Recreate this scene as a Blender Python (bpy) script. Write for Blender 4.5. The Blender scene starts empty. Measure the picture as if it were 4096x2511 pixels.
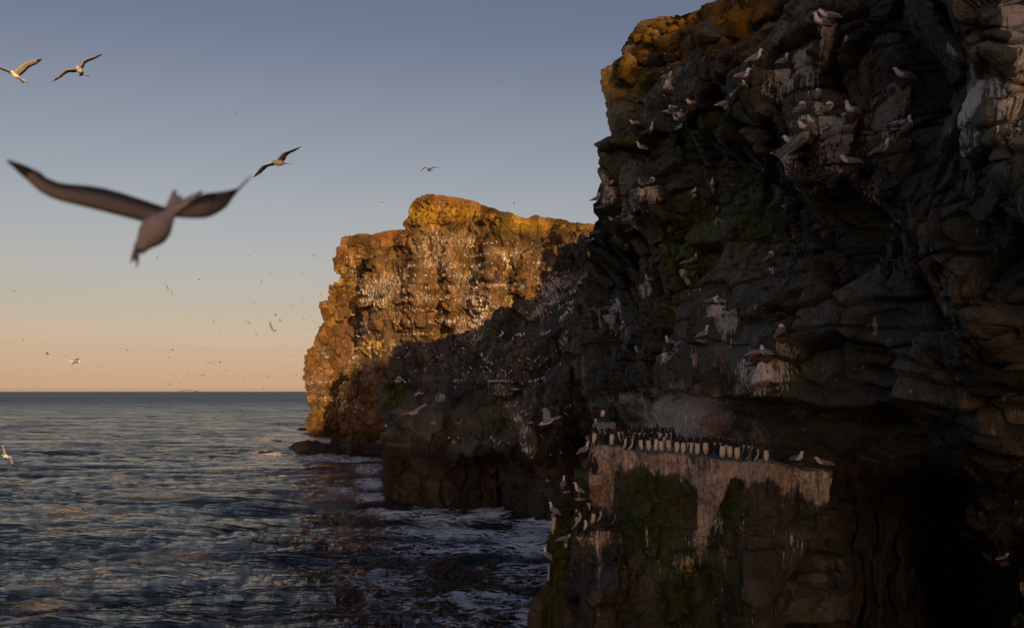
import bpy, math, random, time
import numpy as np
from mathutils import Vector, Matrix
T00 = time.time()
rng = np.random.default_rng(7)
random.seed(11)
scene = bpy.context.scene
COL = scene.collection
# ------------------------------------------------------------------ camera, sky, sun, exposure
F = 3980.0; CX = 2048.0; HY = 1562.0; CAMZ = 14.0      # focal length and horizon in photo pixels, eye height above the sea
cam_d = bpy.data.cameras.new('camera'); cam = bpy.data.objects.new('camera', cam_d); COL.objects.link(cam)
cam.location = (0, 0, CAMZ); cam.rotation_euler = (math.radians(90), 0, 0)
cam_d.sensor_width = 36; cam_d.lens = F/4096*36; cam_d.shift_y = (HY-1255.5)/4096
cam_d.clip_start = 0.1; cam_d.clip_end = 60000
cam_d.dof.use_dof = True; cam_d.dof.focus_distance = 45; cam_d.dof.aperture_fstop = 1.7
scene.camera = cam
SUN_AZ = math.radians(15); SUN_EL = math.radians(7.0)   # behind the camera, to its right
world = bpy.data.worlds.new('World'); scene.world = world; world.use_nodes = True
wt = world.node_tree; wt.nodes.clear()
wo = wt.nodes.new('ShaderNodeOutputWorld'); wb = wt.nodes.new('ShaderNodeBackground')
sky = wt.nodes.new('ShaderNodeTexSky'); sky.sky_type = 'NISHITA'; sky.sun_disc = False
sky.sun_elevation = SUN_EL; sky.sun_rotation = math.pi - SUN_AZ
sky.air_density = 1.0; sky.dust_density = 1.5; sky.ozone_density = 1.5; sky.altitude = 20
wtc = wt.nodes.new('ShaderNodeTexCoord'); wsx = wt.nodes.new('ShaderNodeSeparateXYZ')
wt.links.new(wtc.outputs['Generated'], wsx.inputs[0])
wr = wt.nodes.new('ShaderNodeValToRGB')
wt.links.new(wsx.outputs['Z'], wr.inputs[0])
SKYR = [(0.00421, (4.272, 3.31, 4.258)), (0.00795, (3.657, 2.863, 3.74)), (0.01169, (3.151, 2.505, 3.387)), (0.0173, (2.659, 2.13, 2.9)), (0.02291, (2.358, 1.857, 2.527)), (0.02851, (2.143, 1.668, 2.229)), (0.03786, (1.879, 1.43, 1.826)), (0.04721, (1.786, 1.351, 1.629)), (0.06591, (1.642, 1.21, 1.343)), (0.08461, (1.543, 1.131, 1.203)), (0.179, (1.555, 1.131, 1.087)), (0.267, (1.408, 1.003, 0.977)), (0.34, (1.129, 0.834, 0.869)), (0.6, (0.9, 0.8, 0.95)), (1.0, (0.9, 0.82, 0.95))]
els = wr.color_ramp.elements
while len(els) < len(SKYR): els.new(0.5)
for e, (p, c) in zip(els, SKYR): e.position = p; e.color = (*c, 1)
wm = wt.nodes.new('ShaderNodeMixRGB'); wm.blend_type = 'MULTIPLY'; wm.inputs[0].default_value = 1
wt.links.new(sky.outputs[0], wm.inputs[1]); wt.links.new(wr.outputs[0], wm.inputs[2])
wt.links.new(wm.outputs[0], wb.inputs[0]); wb.inputs[1].default_value = 0.10
wt.links.new(wb.outputs[0], wo.inputs[0])
sun_d = bpy.data.lights.new('sun', 'SUN'); sun_d.energy = 5.0; sun_d.angle = math.radians(0.6); sun_d.color = (1.0, 0.58, 0.25)
sun_o = bpy.data.objects.new('sun', sun_d); COL.objects.link(sun_o)
SV = Vector((math.sin(SUN_AZ)*math.cos(SUN_EL), -math.cos(SUN_AZ)*math.cos(SUN_EL), math.sin(SUN_EL)))
sun_o.rotation_euler = SV.to_track_quat('Z', 'Y').to_euler(); sun_o.location = (30, -60, 60)
scene.view_settings.view_transform = 'Standard'; scene.view_settings.look = 'None'
scene.view_settings.exposure = 0.0; scene.view_settings.gamma = 1.0; scene.view_settings.use_curve_mapping = False
scene.render.engine = 'CYCLES'; scene.cycles.max_bounces = 5; scene.cycles.diffuse_bounces = 3

# ------------------------------------------------------------------ helpers
def P(px, py, Y):
    return np.array([(px-CX)/F*Y, Y, CAMZ-(py-HY)/F*Y])
def to_px(v):
    y = np.maximum(v[..., 1], .5)
    return CX+v[..., 0]/y*F, HY-(v[..., 2]-CAMZ)/y*F
def tag(o, label=None, cat=None, group=None, kind=None):
    if label: o['label'] = label
    if cat: o['category'] = cat
    if group: o['group'] = group
    if kind: o['kind'] = kind
    return o
def hsh(ix, iy, iz, seed):
    h = (ix.astype(np.uint32)*np.uint32(73856093)) ^ (iy.astype(np.uint32)*np.uint32(19349663)) ^ (iz.astype(np.uint32)*np.uint32(83492791)) ^ np.uint32((seed*2654435761) & 0xffffffff)
    h ^= h >> np.uint32(15); h *= np.uint32(2246822519); h ^= h >> np.uint32(13); h *= np.uint32(3266489917); h ^= h >> np.uint32(16)
    return h
def fl(h, k=0):
    if k: h = (h*np.uint32(1664525+2*k)+np.uint32(1013904223*k & 0xffffffff)); h = h ^ (h >> np.uint32(14))
    return (h & np.uint32(0xffffff)).astype(np.float32)/np.float32(16777215.)
def vn(p, f, seed=0):
    q = p*f; i = np.floor(q).astype(np.int64); w = (q-i).astype(np.float32); w = w*w*(3-2*w)
    r = 0
    for a in (0, 1):
        for b in (0, 1):
            for c in (0, 1):
                wt_ = (w[:, 0] if a else 1-w[:, 0])*(w[:, 1] if b else 1-w[:, 1])*(w[:, 2] if c else 1-w[:, 2])
                r = r+wt_*fl(hsh(i[:, 0]+a, i[:, 1]+b, i[:, 2]+c, seed))
    return r*2-1
def fbm(p, f, o=4, seed=0, g=.5):
    r = 0; a = 1
    for k in range(o): r = r+a*vn(p, f*2.03**k, seed+k*17); a *= g
    return r
def worley(p, sc, seed):
    q = (p/np.array(sc)).astype(np.float32); i = np.floor(q).astype(np.int64); n = len(q)
    F1 = np.full(n, 9e9, np.float32); F2 = np.full(n, 9e9, np.float32); ID = np.zeros(n, np.uint32); C = np.zeros((n, 3), np.float32)
    for a in (-1, 0, 1):
        for b in (-1, 0, 1):
            for c in (-1, 0, 1):
                h = hsh(i[:, 0]+a, i[:, 1]+b, i[:, 2]+c, seed)
                c0 = i[:, 0]+a+.1+.8*fl(h, 1); c1 = i[:, 1]+b+.1+.8*fl(h, 2); c2 = i[:, 2]+c+.1+.8*fl(h, 3)
                d = (np.abs(q[:, 0]-c0)*1.05)**5+np.abs(q[:, 1]-c1)**5+np.abs(q[:, 2]-c2)**5
                m = d < F1
                F2 = np.where(m, F1, np.minimum(F2, d)); F1 = np.where(m, d, F1); ID = np.where(m, h, ID)
                C[m, 0] = c0[m]; C[m, 1] = c1[m]; C[m, 2] = c2[m]
    return F1**.2, F2**.2, ID, (q-C)*np.array(sc, np.float32)
def sstep(x, a, b):
    t = np.clip((x-a)/(b-a), 0, 1); return t*t*(3-2*t)
def mesh_np(name, v, quads, mats, attrs=None, smooth=True, matidx=None, k=4, sharp=0):
    me = bpy.data.meshes.new(name); nv = len(v); nq = len(quads)
    me.vertices.add(nv); me.vertices.foreach_set('co', np.ascontiguousarray(v, np.float32).ravel())
    me.loops.add(nq*k); me.loops.foreach_set('vertex_index', np.ascontiguousarray(quads, np.int32).ravel())
    me.polygons.add(nq); me.polygons.foreach_set('loop_start', np.arange(0, nq*k, k, dtype=np.int32))
    me.polygons.foreach_set('loop_total', np.full(nq, k, np.int32))
    if smooth: me.polygons.foreach_set('use_smooth', np.ones(nq, bool))
    for m in mats: me.materials.append(m)
    if matidx is not None: me.polygons.foreach_set('material_index', np.asarray(matidx, np.int32))
    for an, arr in (attrs or {}).items():
        at = me.attributes.new(an, 'FLOAT_COLOR', 'POINT')
        at.data.foreach_set('color', np.ascontiguousarray(arr, np.float32).ravel())
    me.update(calc_edges=True)
    if sharp: me.set_sharp_from_angle(angle=math.radians(sharp))
    return me
def obj(name, me, parent=None):
    o = bpy.data.objects.new(name, me); COL.objects.link(o)
    if parent: o.parent = parent
    return o

# ------------------------------------------------------------------ materials
class NT:
    def __init__(s, name, rough=.9, spec=.3):
        s.m = bpy.data.materials.new(name); s.m.use_nodes = True; s.t = s.m.node_tree; s.n = s.t.nodes; s.n.clear()
        s.o = s.n.new('ShaderNodeOutputMaterial'); s.b = s.n.new('ShaderNodeBsdfPrincipled'); s.l(s.b.outputs[0], s.o.inputs[0])
        s.b.inputs['Roughness'].default_value = rough; s.b.inputs['Specular IOR Level'].default_value = spec
        s.tc = s.n.new('ShaderNodeTexCoord')
    def l(s, a, b): s.t.links.new(a, b)
    def setin(s, sock, v):
        if hasattr(v, 'is_output'): s.l(v, sock)
        elif isinstance(v, tuple): sock.default_value = (*v, 1) if len(v) == 3 and sock.type == 'RGBA' else v
        else: sock.default_value = v
    def map(s, sc, rot=(0, 0, 0)):
        n = s.n.new('ShaderNodeMapping'); n.inputs['Scale'].default_value = sc; n.inputs['Rotation'].default_value = rot; s.l(s.tc.outputs['Object'], n.inputs[0]); return n.outputs[0]
    def noise(s, vec, scale, detail=4, rough=.55, dist=0):
        n = s.n.new('ShaderNodeTexNoise'); s.l(vec, n.inputs['Vector']); n.inputs['Scale'].default_value = scale; n.inputs['Detail'].default_value = detail
        n.inputs['Roughness'].default_value = rough; n.inputs['Distortion'].default_value = dist; return n.outputs['Fac']
    def vor(s, vec, scale, feat='F1'):
        n = s.n.new('ShaderNodeTexVoronoi'); n.feature = feat; s.l(vec, n.inputs['Vector']); n.inputs['Scale'].default_value = scale; return n.outputs['Distance']
    def math(s, op, a, b=0.0, c=None, clamp=False):
        n = s.n.new('ShaderNodeMath'); n.operation = op; n.use_clamp = clamp; s.setin(n.inputs[0], a); s.setin(n.inputs[1], b)
        if c is not None: s.setin(n.inputs[2], c)
        return n.outputs[0]
    def rng(s, v, a, b, c=0., d=1.):
        n = s.n.new('ShaderNodeMapRange'); n.interpolation_type = 'SMOOTHSTEP'; s.setin(n.inputs[0], v)
        for k, x in enumerate((a, b, c, d)): s.setin(n.inputs[1+k], x)
        return n.outputs[0]
    def mix(s, f, a, b, mode='MIX'):
        n = s.n.new('ShaderNodeMixRGB'); n.blend_type = mode; s.setin(n.inputs[0], f); s.setin(n.inputs[1], a); s.setin(n.inputs[2], b); return n.outputs[0]
    def attr(s, name):
        n = s.n.new('ShaderNodeAttribute'); n.attribute_name = name; q = s.n.new('ShaderNodeSeparateColor'); s.l(n.outputs['Color'], q.inputs[0])
        return q.outputs[0], q.outputs[1], q.outputs[2], n.outputs['Alpha']
    def bump(s, h, strength=.5, dist=.05, nrm=None):
        n = s.n.new('ShaderNodeBump'); n.inputs['Strength'].default_value = strength; n.inputs['Distance'].default_value = dist
        s.l(h, n.inputs['Height'])
        if nrm is not None: s.l(nrm, n.inputs['Normal'])
        return n.outputs[0]
def simple(name, col, rough=.7, spec=.3, var=.15, scale=20):
    m = NT(name, rough, spec); f = m.noise(m.tc.outputs['Object'], scale, 3)
    d = tuple(c*(1-var) for c in col); e = tuple(min(1, c*(1+var)) for c in col)
    m.l(m.mix(f, d, e), m.b.inputs['Base Color']); return m.m
def rock_mat(name, fs, dark, mid, red, lich_col=(.30, .17, .02), streak=1.0, moss_col=(.068, .086, .020)):
    """attribute m1 = guano, moss, lichen, tan; m2 = tone, wet, redness"""
    m = NT(name, .88, .25)
    g, mo, li, ta = m.attr('m1'); tone, wet, rd, _ = m.attr('m2')
    ob = m.tc.outputs['Object']
    n1 = m.noise(ob, .9*fs, 6, .62); n2 = m.noise(ob, 4.5*fs, 6, .65); n3 = m.noise(m.map((1, 1, .4)), 14*fs, 5, .7)
    st = m.noise(m.map((1, .3, .10)), 9*fs*streak, 4, .6)
    st2 = m.noise(m.map((1, .3, .07)), 22*fs*streak, 3, .6, .3)
    base = m.mix(m.rng(n1, .35, .65), dark, mid)
    base = m.mix(m.rng(m.math('ADD', m.noise(ob, 1.7*fs, 5, .6), m.math('MULTIPLY', rd, .35)), .5, .8), base, red)
    base = m.mix(m.rng(n3, .3, .75), base, m.mix(.55, base, (0, 0, 0)), 'MIX') if False else m.mix(m.rng(n3, .35, .7, .0, .55), base, tuple(c*.30 for c in dark))
    # moss, gathered in patches and runs
    mf = m.rng(m.math('ADD', mo, m.math('MULTIPLY', m.math('SUBTRACT', m.math('ADD', n2, st), 1.0), .9)), .35, .75)
    mc = m.mix(m.rng(n2, .3, .7), moss_col, tuple(c*2.1 for c in moss_col)); mc = m.mix(m.rng(st, .4, .75), mc, (.035, .032, .016))
    base = m.mix(mf, base, mc)
    tf = m.rng(m.math('ADD', ta, m.math('MULTIPLY', m.math('SUBTRACT', m.math('ADD', st, m.math('MULTIPLY', n3, .7)), .87), 1.2)), .38, .72)
    tcol = m.mix(m.rng(n3, .3, .7), (.33, .285, .235), (.60, .525, .45)); tcol = m.mix(m.rng(m.noise(ob, 7*fs, 4), .48, .7, 0, .6), tcol, (.25, .15, .11))
    tcol = m.mix(m.rng(st2, .55, .66, 0, .85), tcol, (.70, .62, .50)); tcol = m.mix(m.rng(st2, .30, .44, .7, 0), tcol, (.12, .09, .068))
    base = m.mix(tf, base, tcol)
    lf = m.rng(m.math('ADD', m.noise(ob, 3.2*fs, 6, .7), m.math('MULTIPLY', li, .42)), .62, .74)
    lf = m.math('MULTIPLY', lf, m.rng(li, .02, .25))
    base = m.mix(lf, base, m.mix(n2, lich_col, tuple(c*.45 for c in lich_col)))
    gf = m.rng(m.math('ADD', g, m.math('MULTIPLY', m.math('SUBTRACT', m.math('ADD', st2, m.math('MULTIPLY', n3, .6)), .80), 2.3)), .50, .78)
    gf = m.math('MULTIPLY', gf, m.rng(g, .03, .2))
    base = m.mix(gf, base, m.mix(n2, (.56, .52, .48), (.86, .83, .79)))
    base = m.mix(1.0, base, m.t.nodes.new('ShaderNodeCombineColor').outputs[0], 'MULTIPLY') if False else base
    tn = m.n.new('ShaderNodeCombineColor')
    for k in range(3): m.l(tone, tn.inputs[k])
    base = m.mix(1.0, base, tn.outputs[0], 'MULTIPLY')
    m.l(base, m.b.inputs['Base Color'])
    m.l(m.math('SUBTRACT', .92, m.math('MULTIPLY', wet, .45)), m.b.inputs['Roughness'])
    h = m.math('ADD', m.math('MULTIPLY', n2, .55), m.math('MULTIPLY', n3, .4)); h = m.math('ADD', h, m.math('MULTIPLY', m.noise(ob, 45*fs, 4, .7), .22))
    cr = m.rng(m.vor(m.map((1, 1, 1.25)), 2.3*fs, 'DISTANCE_TO_EDGE'), 0, .05)
    h = m.math('ADD', h, m.math('MULTIPLY', cr, .22))
    m.l(m.bump(h, .75, .16/fs), m.b.inputs['Normal'])
    return m.m
MAT_NEAR = rock_mat('dark_basalt', 1.0, (.070, .079, .068), (.168, .176, .148), (.185, .155, .12))
MAT_LEDGE = rock_mat('mossy_basalt', 1.0, (.050, .056, .048), (.120, .126, .106), (.14, .112, .086), moss_col=(.034, .047, .010))
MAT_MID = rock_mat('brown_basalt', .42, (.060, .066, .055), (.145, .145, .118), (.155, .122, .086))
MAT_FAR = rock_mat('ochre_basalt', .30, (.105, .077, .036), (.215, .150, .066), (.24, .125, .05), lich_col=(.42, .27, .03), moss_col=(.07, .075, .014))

# ------------------------------------------------------------------ rock surfaces
def idw(px, py, S, e=60., pw=1.6):
    S = np.array(S, float); num = 0; den = 0
    for x, y, d in S:
        q2 = ((px-x)**2+(py-y)**2)/(e*1.45)**2; w = np.exp(-q2)+3e-4/(1+q2)**1.5; num = num+w*d; den = den+w
    return num/den
def blur(a, n, it=2):
    for _ in range(it):
        for ax in (0, 1):
            k = min(n, a.shape[ax]//2-1); pad = [(0, 0)]*a.ndim; pad[ax] = (k+1, k)
            c = np.cumsum(np.pad(a, pad, mode='edge'), axis=ax)
            hi = np.take(c, np.arange(2*k+1, a.shape[ax]+2*k+1), axis=ax); lo = np.take(c, np.arange(0, a.shape[ax]), axis=ax)
            a = (hi-lo)/(2*k+1)
    return a
def curve(pts, x):
    p = np.array(sorted(pts), float); return np.interp(x, p[:, 0], p[:, 1])
def grid(L, R, T, nu, rows, base=None):
    """outline L(y), R(y) and T(x) -> arrays of px, py; rows run 0 (top) .. 1 (base)"""
    u = np.linspace(0, 1, nu)[None, :]; v = np.asarray(rows)[:, None]
    py = np.full((v.shape[0], nu), 1200.); px = np.full((v.shape[0], nu), 2000.)
    for k in range(9):
        l = curve(L, py) if not np.isscalar(L) else L; r = curve(R, py) if not np.isscalar(R) else R
        px = .5*px+.5*(l*(1-u)+r*u) if k > 2 else l*(1-u)+r*u
        t = curve(T, px) if not np.isscalar(T) else T
        b = curve(base, px) if not np.isscalar(base) else base
        py = t+(b-t)*v
    return px, py
def world(px, py, Y): return np.stack([(px-CX)/F*Y, Y, CAMZ-(py-HY)/F*Y], -1)
def equalize(W, al=.55, sc=1.0):
    """share the rows and columns out more evenly along the real surface, so steep flanks get their share"""
    for ax in (1, 0):
        W = np.moveaxis(W, ax, 1); n = W.shape[1]; sp = W.copy(); r = np.linalg.norm(np.diff(W, axis=1), axis=-1)/np.maximum(W[:, 1:, 1], 5)
        k = 9; r = np.apply_along_axis(lambda q: np.convolve(np.pad(q, k, mode='edge'), np.ones(2*k+1)/(2*k+1), 'valid'), 0, r)
        base = np.linspace(0, 1, n); out = np.empty_like(W)
        for i in range(W.shape[0]):
            s = np.concatenate([[0], np.cumsum(r[i])]); s /= s[-1]; m_ = al*s+(1-al)*base; t = np.interp(base, m_, base)
            for c_ in range(3): out[i, :, c_] = np.interp(t, base, W[i, :, c_])
        W = np.moveaxis(out, 1, ax)
    return W
def fold_left(W, n, d, width):
    k = (np.arange(n, 0, -1)/n)[:, None]**1.4; return np.concatenate([W[:, :1]+k[None]*np.array(d)*width, W], 1)
def fold_right(W, n, d, width):
    k = (np.arange(1, n+1)/n)[:, None]**1.4; return np.concatenate([W, W[:, -1:]+k[None]*np.array(d)*width], 1)
def fold_top(W, n, d, width):
    k = (np.arange(n, 0, -1)/n)[:, None, None]**1.4; return np.concatenate([W[:1]+k*np.array(d)*width, W], 0)
def normals(W, n=6):
    S = blur(W, n, 2); du = np.gradient(S, axis=1); dv = np.gradient(S, axis=0)
    N = np.cross(dv, du); N /= np.linalg.norm(N, axis=-1, keepdims=True)+1e-9
    N = blur(N, n, 1); N /= np.linalg.norm(N, axis=-1, keepdims=True)+1e-9
    return N
def rockify(W, cell, amp, seed, bed=None, second=.38, fine=.05, tilt=.35, crack=.22, nb=6, s2=.34, s3=.5, damp=None, unroll=False, front=0., fdir=(-.28, -.96, 0.), size=None):
    """block faces, bedding steps, joints and rubble as displacement along the surface normal"""
    sh = W.shape[:2]; p = W.reshape(-1, 3).astype(np.float64); N = normals(W, nb).reshape(-1, 3)
    if front: N = (1-front)*N+front*np.array(fdir); N /= np.linalg.norm(N, axis=1, keepdims=True)
    pp_ = p
    if unroll:      # joints follow the face: distance along the wall instead of x, so blocks stay upright where it turns
        Sm = blur(W, 26, 2); ds = np.hypot(np.diff(Sm[..., 0], axis=1), .8*np.diff(Sm[..., 1], axis=1)); s_ = np.concatenate([np.zeros((sh[0], 1)), np.cumsum(ds, 1)], 1); s_ -= s_[:, [int(sh[1]*.6)]]; s_ = blur(s_[..., None], 26, 2)[..., 0]
        pp_ = np.stack([s_.ravel()+2.*N[:, 0]*0, p[:, 1]*0, p[:, 2]], -1)
    c = np.array(cell); q = pp_+np.stack([fbm(p, .5/c[0], 3, seed+s) for s in (1, 2, 3)], -1)*c*np.array([.17, .05, .13])
    F1, F2, ID, D = worley(q, c, seed)
    tv = np.stack([fl(ID, 5), fl(ID, 6), fl(ID, 7)], -1)*2-1
    S = size or c.mean()
    d = amp*(fl(ID, 4)*2-1)+tilt*(tv*D).sum(-1)*amp/S*1.6
    ck = sstep(vn(p, .45/S, seed+71), -.25, .35)
    d -= crack*S*np.exp(-((F2-F1)/.055)**2)*.85*ck
    f1, f2, id2, D2 = worley(q+3.1, c*second, seed+9)
    t2 = np.stack([fl(id2, 5), fl(id2, 6), fl(id2, 7)], -1)*2-1
    m2 = sstep(vn(p, .28/S, seed+4), -.35, .35)
    d += m2*(amp*s2*(fl(id2, 4)*2-1)+(t2*D2).sum(-1)*.22-crack*S*second*.6*ck*np.exp(-((f2-f1)/.06)**2)*1.3)
    c3 = c*second*.40; f1, f2, id3, D3 = worley(q*1.0+7.7, c3, seed+19); t3 = np.stack([fl(id3, 5), fl(id3, 6), fl(id3, 7)], -1)*2-1
    m3 = sstep(vn(p, .33/S, seed+14), -.3, .3)*.8+.2
    d += s3*m3*(amp*.16*(fl(id3, 4)*2-1)+(t3*D3).sum(-1)*.26-S*second*.4*.14*np.exp(-((f2-f1)/.07)**2))
    if bed:
        zz = (p[:, 2]+.35*bed*fbm(p*np.array([1, 1, .5]), .22/bed, 3, seed+30))/bed; k = np.floor(zz); fr = zz-k
        r = fl(hsh(k.astype(np.int64), k.astype(np.int64)*0, k.astype(np.int64)*0, seed+5))
        d += amp*1.0*(r-.5)+amp*.7*(sstep(fr, 0, .9)-sstep(fr, .93, 1.)*1.0)
    d += fine*fbm(p, 1.6/S, 5, seed+50, .58)*S
    if damp is not None: d = d*damp.reshape(-1)
    V = p+N*d[:, None]
    return V.reshape(*sh, 3), ID.reshape(sh), (F2-F1).reshape(sh), N.reshape(*sh, 3), d.reshape(sh)
def surface(name, V, ID, m1, m2, mat, label, maxblocks=300, part='rock_block', parent_kind='structure', minpx=14):
    """one mesh per block that can be picked out, children of the cliff; the rest of the face is the cliff's own mesh"""
    nv, nu = ID.shape; idx = np.arange(nv*nu).reshape(nv, nu)
    q = np.stack([idx[:-1, :-1], idx[1:, :-1], idx[1:, 1:], idx[:-1, 1:]], -1).reshape(-1, 4)
    vid = ID.reshape(-1); qid = vid[q[:, 0]]; Vf = V.reshape(-1, 3); A1 = m1.reshape(-1, 4); A2 = m2.reshape(-1, 4)
    px, py = to_px(Vf[q[:, 0]]); inside = (px > 0) & (px < 4096) & (py > 0) & (py < 2511)
    ids, inv = np.unique(qid, return_inverse=True); score = np.bincount(inv, weights=inside.astype(float))
    order = np.argsort(-score)[:maxblocks]; order = order[score[order] > minpx]
    keep = np.ones(len(q), bool)
    root = None; blocks = []
    srt = np.argsort(inv, kind='stable'); bounds = np.searchsorted(inv[srt], np.arange(len(ids)+1))
    for o_ in order:
        sel = srt[bounds[o_]:bounds[o_+1]]; keep[sel] = False; blocks.append(sel)
    def sub(nm, sel):
        qq = q[sel]; used, lo = np.unique(qq, return_inverse=True)
        return mesh_np(nm, Vf[used], lo.reshape(-1, 4), [mat], {'m1': A1[used], 'm2': A2[used]}, sharp=38)
    root = obj(name, sub(name, np.nonzero(keep)[0])); tag(root, label, kind=parent_kind)
    for sel in blocks: obj(part, sub(part, sel), root)
    return root
def tone_of(ID, V, seed, lo=.58, hi=1.38):
    t = lo+(hi-lo)*fl(ID.reshape(-1), 9); t = t*(1+.25*fbm(V.reshape(-1, 3), .15, 2, seed)); return t.reshape(ID.shape)
def blob(px, py, lst):
    r = np.zeros_like(px)
    for (x, y, rx, ry, a) in lst:
        if a > 0: r = np.maximum(r, a*np.exp(-((px-x)/rx)**2-((py-y)/ry)**2))
    return r
SURF = {}
def remember(name, V, N): SURF[name] = (V.reshape(-1, 3), N.reshape(-1, 3))
def lap(s): print('%6.1fs %s' % (time.time()-T00, s))
# ------------------------------------------------------------------ far headland (lit tower at the end of the cliffs)
FS = [(1250, 1700, 300), (1300, 1300, 297), (1400, 1000, 294), (1480, 1400, 292), (1700, 1200, 288), (1700, 950, 296)]
L = [(920, 1378), (940, 1385), (950, 1365), (974, 1363), (994, 1353), (1037, 1346), (1077, 1353), (1113, 1353), (1141, 1343), (1157, 1313), (1204, 1305), (1252, 1295), (1317, 1295),
     (1345, 1279), (1389, 1260), (1429, 1240), (1496, 1226), (1528, 1225), (1587, 1236), (1647, 1246), (1690, 1232), (1712, 1226), (1760, 1236)]
T = [(1360, 955), (1375, 947), (1410, 940), (1446, 932), (1486, 941), (1541, 925), (1629, 922), (1750, 900)]
rows = np.linspace(0, 1, 300)
px, py = grid(L, 1760, T, 190, rows, [(1200, 1765), (1800, 1765)])
Y = idw(px, py, FS, 120)
W = world(px, py, Y); W = fold_left(W, 22, (.35, .94, 0), 26); W = fold_top(W, 16, (.1, 1, .03), 30)
wpx, wpy = to_px(W); dmp = .22+.78*sstep(wpy-curve(T, wpx), 4, 40)
V, ID, E_, N, d = rockify(W, (2.1, 9., 3.0), .85, 21, bed=6.5, nb=5, fine=.045, tilt=.28, second=.42, s2=.7, damp=dmp)
ppx, ppy = to_px(V)
rn = fbm(V.reshape(-1, 3), .12, 3, 5).reshape(ID.shape)
gu = np.clip(.26+.34*rn, 0, 1)*sstep(ppy, 980, 1090)*(1-sstep(ppy, 1640, 1680)); gu = np.maximum(gu, blob(ppx, ppy, [(1290, 1590, 90, 8, .6), (1300, 1640, 60, 6, .5)]))
mo = .35*sstep(rn, 0, .6)+blob(ppx, ppy, [(1310, 1680, 60, 40, .5), (1340, 1300, 40, 90, .5), (1400, 1620, 90, 60, .6)])
li = blob(ppx, ppy, [(1360, 1100, 60, 90, .8), (1330, 1250, 40, 100, .6), (1300, 1660, 60, 40, .8), (1260, 1400, 50, 90, .5)])
m1 = np.stack([gu, mo, li*.55, 0*gu], -1); m2 = np.stack([tone_of(ID, V, 3), .5*sstep(ppy, 1690, 1740), .4+0*gu, 0*gu], -1)
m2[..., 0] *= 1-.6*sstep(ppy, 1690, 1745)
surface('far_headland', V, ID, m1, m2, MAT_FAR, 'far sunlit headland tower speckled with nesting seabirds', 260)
remember('far', V, N); lap('far headland')

# ------------------------------------------------------------------ sunlit middle headland with the high knob
BS = [(1450, 1300, 276), (1470, 1000, 272), (1560, 1100, 264), (1640, 900, 262), (1700, 1200, 256), (1900, 1100, 246), (1900, 820, 262), (2150, 1000, 234), (2150, 880, 250), (2350, 1000, 222), (1560, 1500, 262), (1560, 1740, 262), (2000, 1500, 238)]
L = [(700, 1486), (942, 1486), (1030, 1484), (1089, 1482), (1113, 1456), (1216, 1454), (1250, 1457), (1329, 1459), (1381, 1428), (1389, 1414), (1437, 1399), (1600, 1380), (1720, 1360), (1770, 1330)]
T = [(1400, 950), (1487, 942), (1541, 924), (1622, 921), (1630, 905), (1634, 860), (1638, 823), (1647, 806), (1690, 782), (1756, 779), (1807, 785), (1900, 807), (1939, 823), (1998, 843), (2102, 875), (2141, 866), (2237, 879), (2316, 893), (2372, 900), (2500, 915)]
px, py = grid(L, 2460, T, 430, np.linspace(0, 1, 300), [(1300, 1772), (2600, 1800)])
Y = idw(px, py, BS, 90)+4*np.sin(px/47.+py/160.)+3*np.sin(px/23.+1.3)*sstep(py, 900, 1000)
Y = Y-5*sstep(py, 1010, 1090)+5*sstep(920-py, 0, 40)*0-4*sstep(py, 1130, 1180)-3*sstep(py, 1250, 1290)
W = world(px, py, Y); W = equalize(W, .5); W = fold_left(W, 16, (.45, .9, 0), 22); W = fold_top(W, 14, (.15, 1, .03), 40)
wpx, wpy = to_px(W); dmp = .20+.80*sstep(wpy-curve(T, wpx), 5, 45)
V, ID, E_, N, d = rockify(W, (2.1, 9., 3.0), 1.0, 33, bed=5.4, nb=4, fine=.045, second=.42, tilt=.28, s2=.7, damp=dmp)
ppx, ppy = to_px(V); rn = fbm(V.reshape(-1, 3), .10, 3, 6).reshape(ID.shape)
top = curve(T, ppx)
gu = np.clip(.27+.36*rn, 0, 1)*sstep(ppy-top, 60, 200)
gu = np.maximum(gu, blob(ppx, ppy, [(1790, 1285, 60, 14, .8), (1960, 1250, 110, 20, .5), (1700, 1190, 60, 30, .5), (1900, 1130, 110, 20, .5), (1650, 1120, 90, 16, .45), (1990, 1140, 200, 9, .7)]))
mo = .5*blob(ppx, ppy, [(1990, 920, 200, 40, 1), (2250, 905, 200, 30, 1), (1800, 960, 150, 50, .8), (1490, 1380, 60, 30, 1), (2020, 1170, 120, 30, .9)])+.12*sstep(rn, 0, .7)
li = blob(ppx, ppy, [(1700, 860, 90, 60, 1), (1850, 850, 90, 50, .9), (2150, 900, 250, 26, 1), (2000, 880, 90, 25, 1), (1490, 1380, 50, 40, .9), (1500, 1150, 60, 80, .5)])
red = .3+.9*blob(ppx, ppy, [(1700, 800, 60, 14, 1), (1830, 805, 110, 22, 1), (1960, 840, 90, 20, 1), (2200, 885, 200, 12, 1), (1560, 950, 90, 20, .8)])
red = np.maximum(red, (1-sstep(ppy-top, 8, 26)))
m1 = np.stack([gu, mo, li*.72, 0*gu], -1); m2 = np.stack([tone_of(ID, V, 3), .5*sstep(ppy, 1700, 1750), red, 0*gu], -1)
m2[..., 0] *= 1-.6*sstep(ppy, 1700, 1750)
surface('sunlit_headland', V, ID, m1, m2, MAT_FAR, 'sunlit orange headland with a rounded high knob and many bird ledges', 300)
remember('mid', V, N); lap('sunlit headland')

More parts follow.
